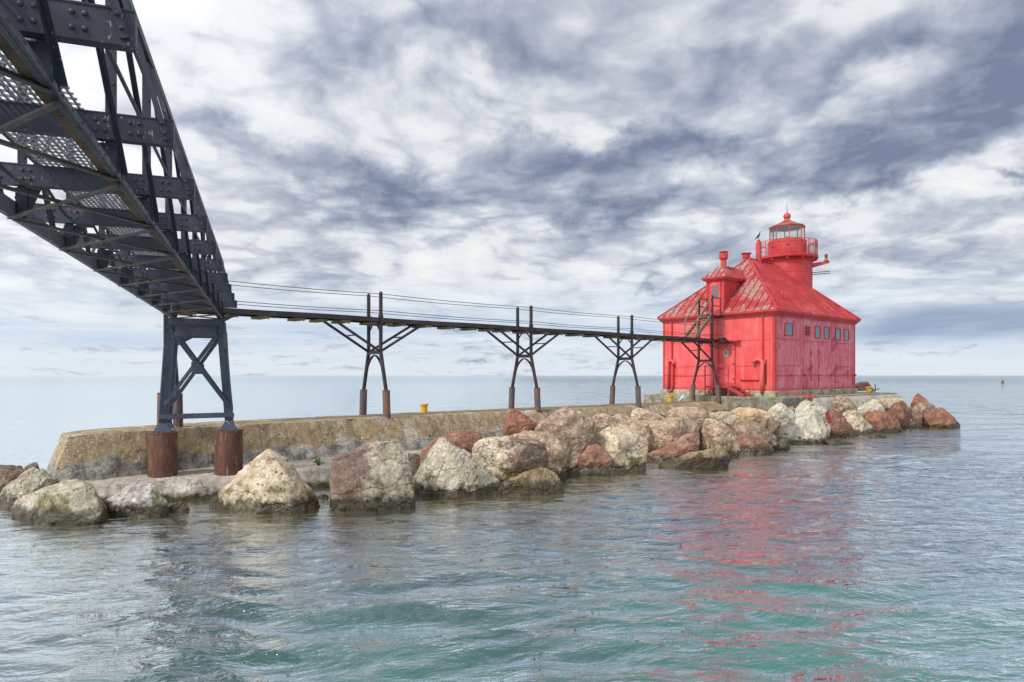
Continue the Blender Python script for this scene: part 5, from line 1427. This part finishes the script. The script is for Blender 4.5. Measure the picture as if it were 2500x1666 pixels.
for i, (vw, pts, Yd, mat, lab, inner, wet, _) in enumerate(RK):
    make_rock(vw, pts, Yd, mat, lab, inner, wet=bool(wet), seed=i+1)

# small loose stones wedged between the boulders
rs = random.Random(77); protos = []
for k in range(5):
    bm = bmesh.new()
    for _ in range(14):
        v = Vector((rs.gauss(0, 1), rs.gauss(0, 1), rs.gauss(0, 1))).normalized(); bm.verts.new((v.x*rs.uniform(.8, 1.2), v.y*.8, v.z*.6))
    rr = bmesh.ops.convex_hull(bm, input=bm.verts)
    bmesh.ops.delete(bm, geom=[g for g in set(rr['geom_interior']+rr['geom_unused']) if isinstance(g, bmesh.types.BMVert)], context='VERTS')
    bmesh.ops.subdivide_edges(bm, edges=bm.edges, cuts=3, use_grid_fill=True)
    for v in bm.verts: v.co *= 1+noise.fractal(v.co*2+Vector((k*5, 0, 0)), 1, 2, 4)*.10
    me = bpy.data.meshes.new('small_stone'); bm.to_mesh(me); bm.free()
    me.materials.append(MATS[['pink_mottled', 'limestone', 'brown_mottled', 'brown_stone', 'red_sandstone'][k]]); protos.append(me)
for k in range(46):
    s_ = rs.uniform(2.0, 45); qa_ = lerp_tab([(2, 1.6), (10, 1.8), (30, 2.4), (33, 4.6), (46, 4.4)], s_); qb_ = lerp_tab([(2, 3.4), (8, 5.0), (22, 4.2), (33, 5.4), (46, 5.8)], s_)
    q_ = rs.uniform(qa_, max(qa_+.3, qb_)); u_ = (q_-.4)/max(1, qb_-.4)
    o = bpy.data.objects.new('small_stone', protos[k % 5]); C.objects.link(o); o.location = F(s_, q_, max(.02, (.75 if s_ < 8 else 1.15)*(1-u_)+.08)); sz = rs.uniform(.14, .36); o.scale = (sz, sz, sz)
    o.rotation_euler = (rs.uniform(-.5, .5), rs.uniform(-.5, .5), rs.uniform(0, 6)); kd = ['pinkish', 'cream', 'mottled brown', 'dark brown', 'red'][k % 5]; tag(o, 'small '+kd+' stone wedged in a gap between the big boulders', 'stone', 'small '+kd+' stones between the boulders')

# sloping stone bed that the boulders rest on
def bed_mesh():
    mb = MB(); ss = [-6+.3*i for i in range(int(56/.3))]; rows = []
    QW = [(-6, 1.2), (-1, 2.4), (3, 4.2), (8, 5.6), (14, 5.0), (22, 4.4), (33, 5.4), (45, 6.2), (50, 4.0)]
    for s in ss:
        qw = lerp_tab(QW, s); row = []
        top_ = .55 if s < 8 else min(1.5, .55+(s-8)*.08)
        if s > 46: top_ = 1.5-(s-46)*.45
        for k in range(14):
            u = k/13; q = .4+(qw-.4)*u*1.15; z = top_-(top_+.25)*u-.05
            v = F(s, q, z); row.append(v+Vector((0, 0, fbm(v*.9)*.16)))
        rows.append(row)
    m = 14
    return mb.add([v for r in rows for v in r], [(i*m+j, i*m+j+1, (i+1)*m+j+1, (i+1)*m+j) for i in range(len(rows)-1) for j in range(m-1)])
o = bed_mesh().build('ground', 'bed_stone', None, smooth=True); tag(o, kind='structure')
build_water()
print('objects', len(bpy.data.objects), 'verts', sum(len(o.data.vertices) for o in bpy.data.objects if o.type == 'MESH'))
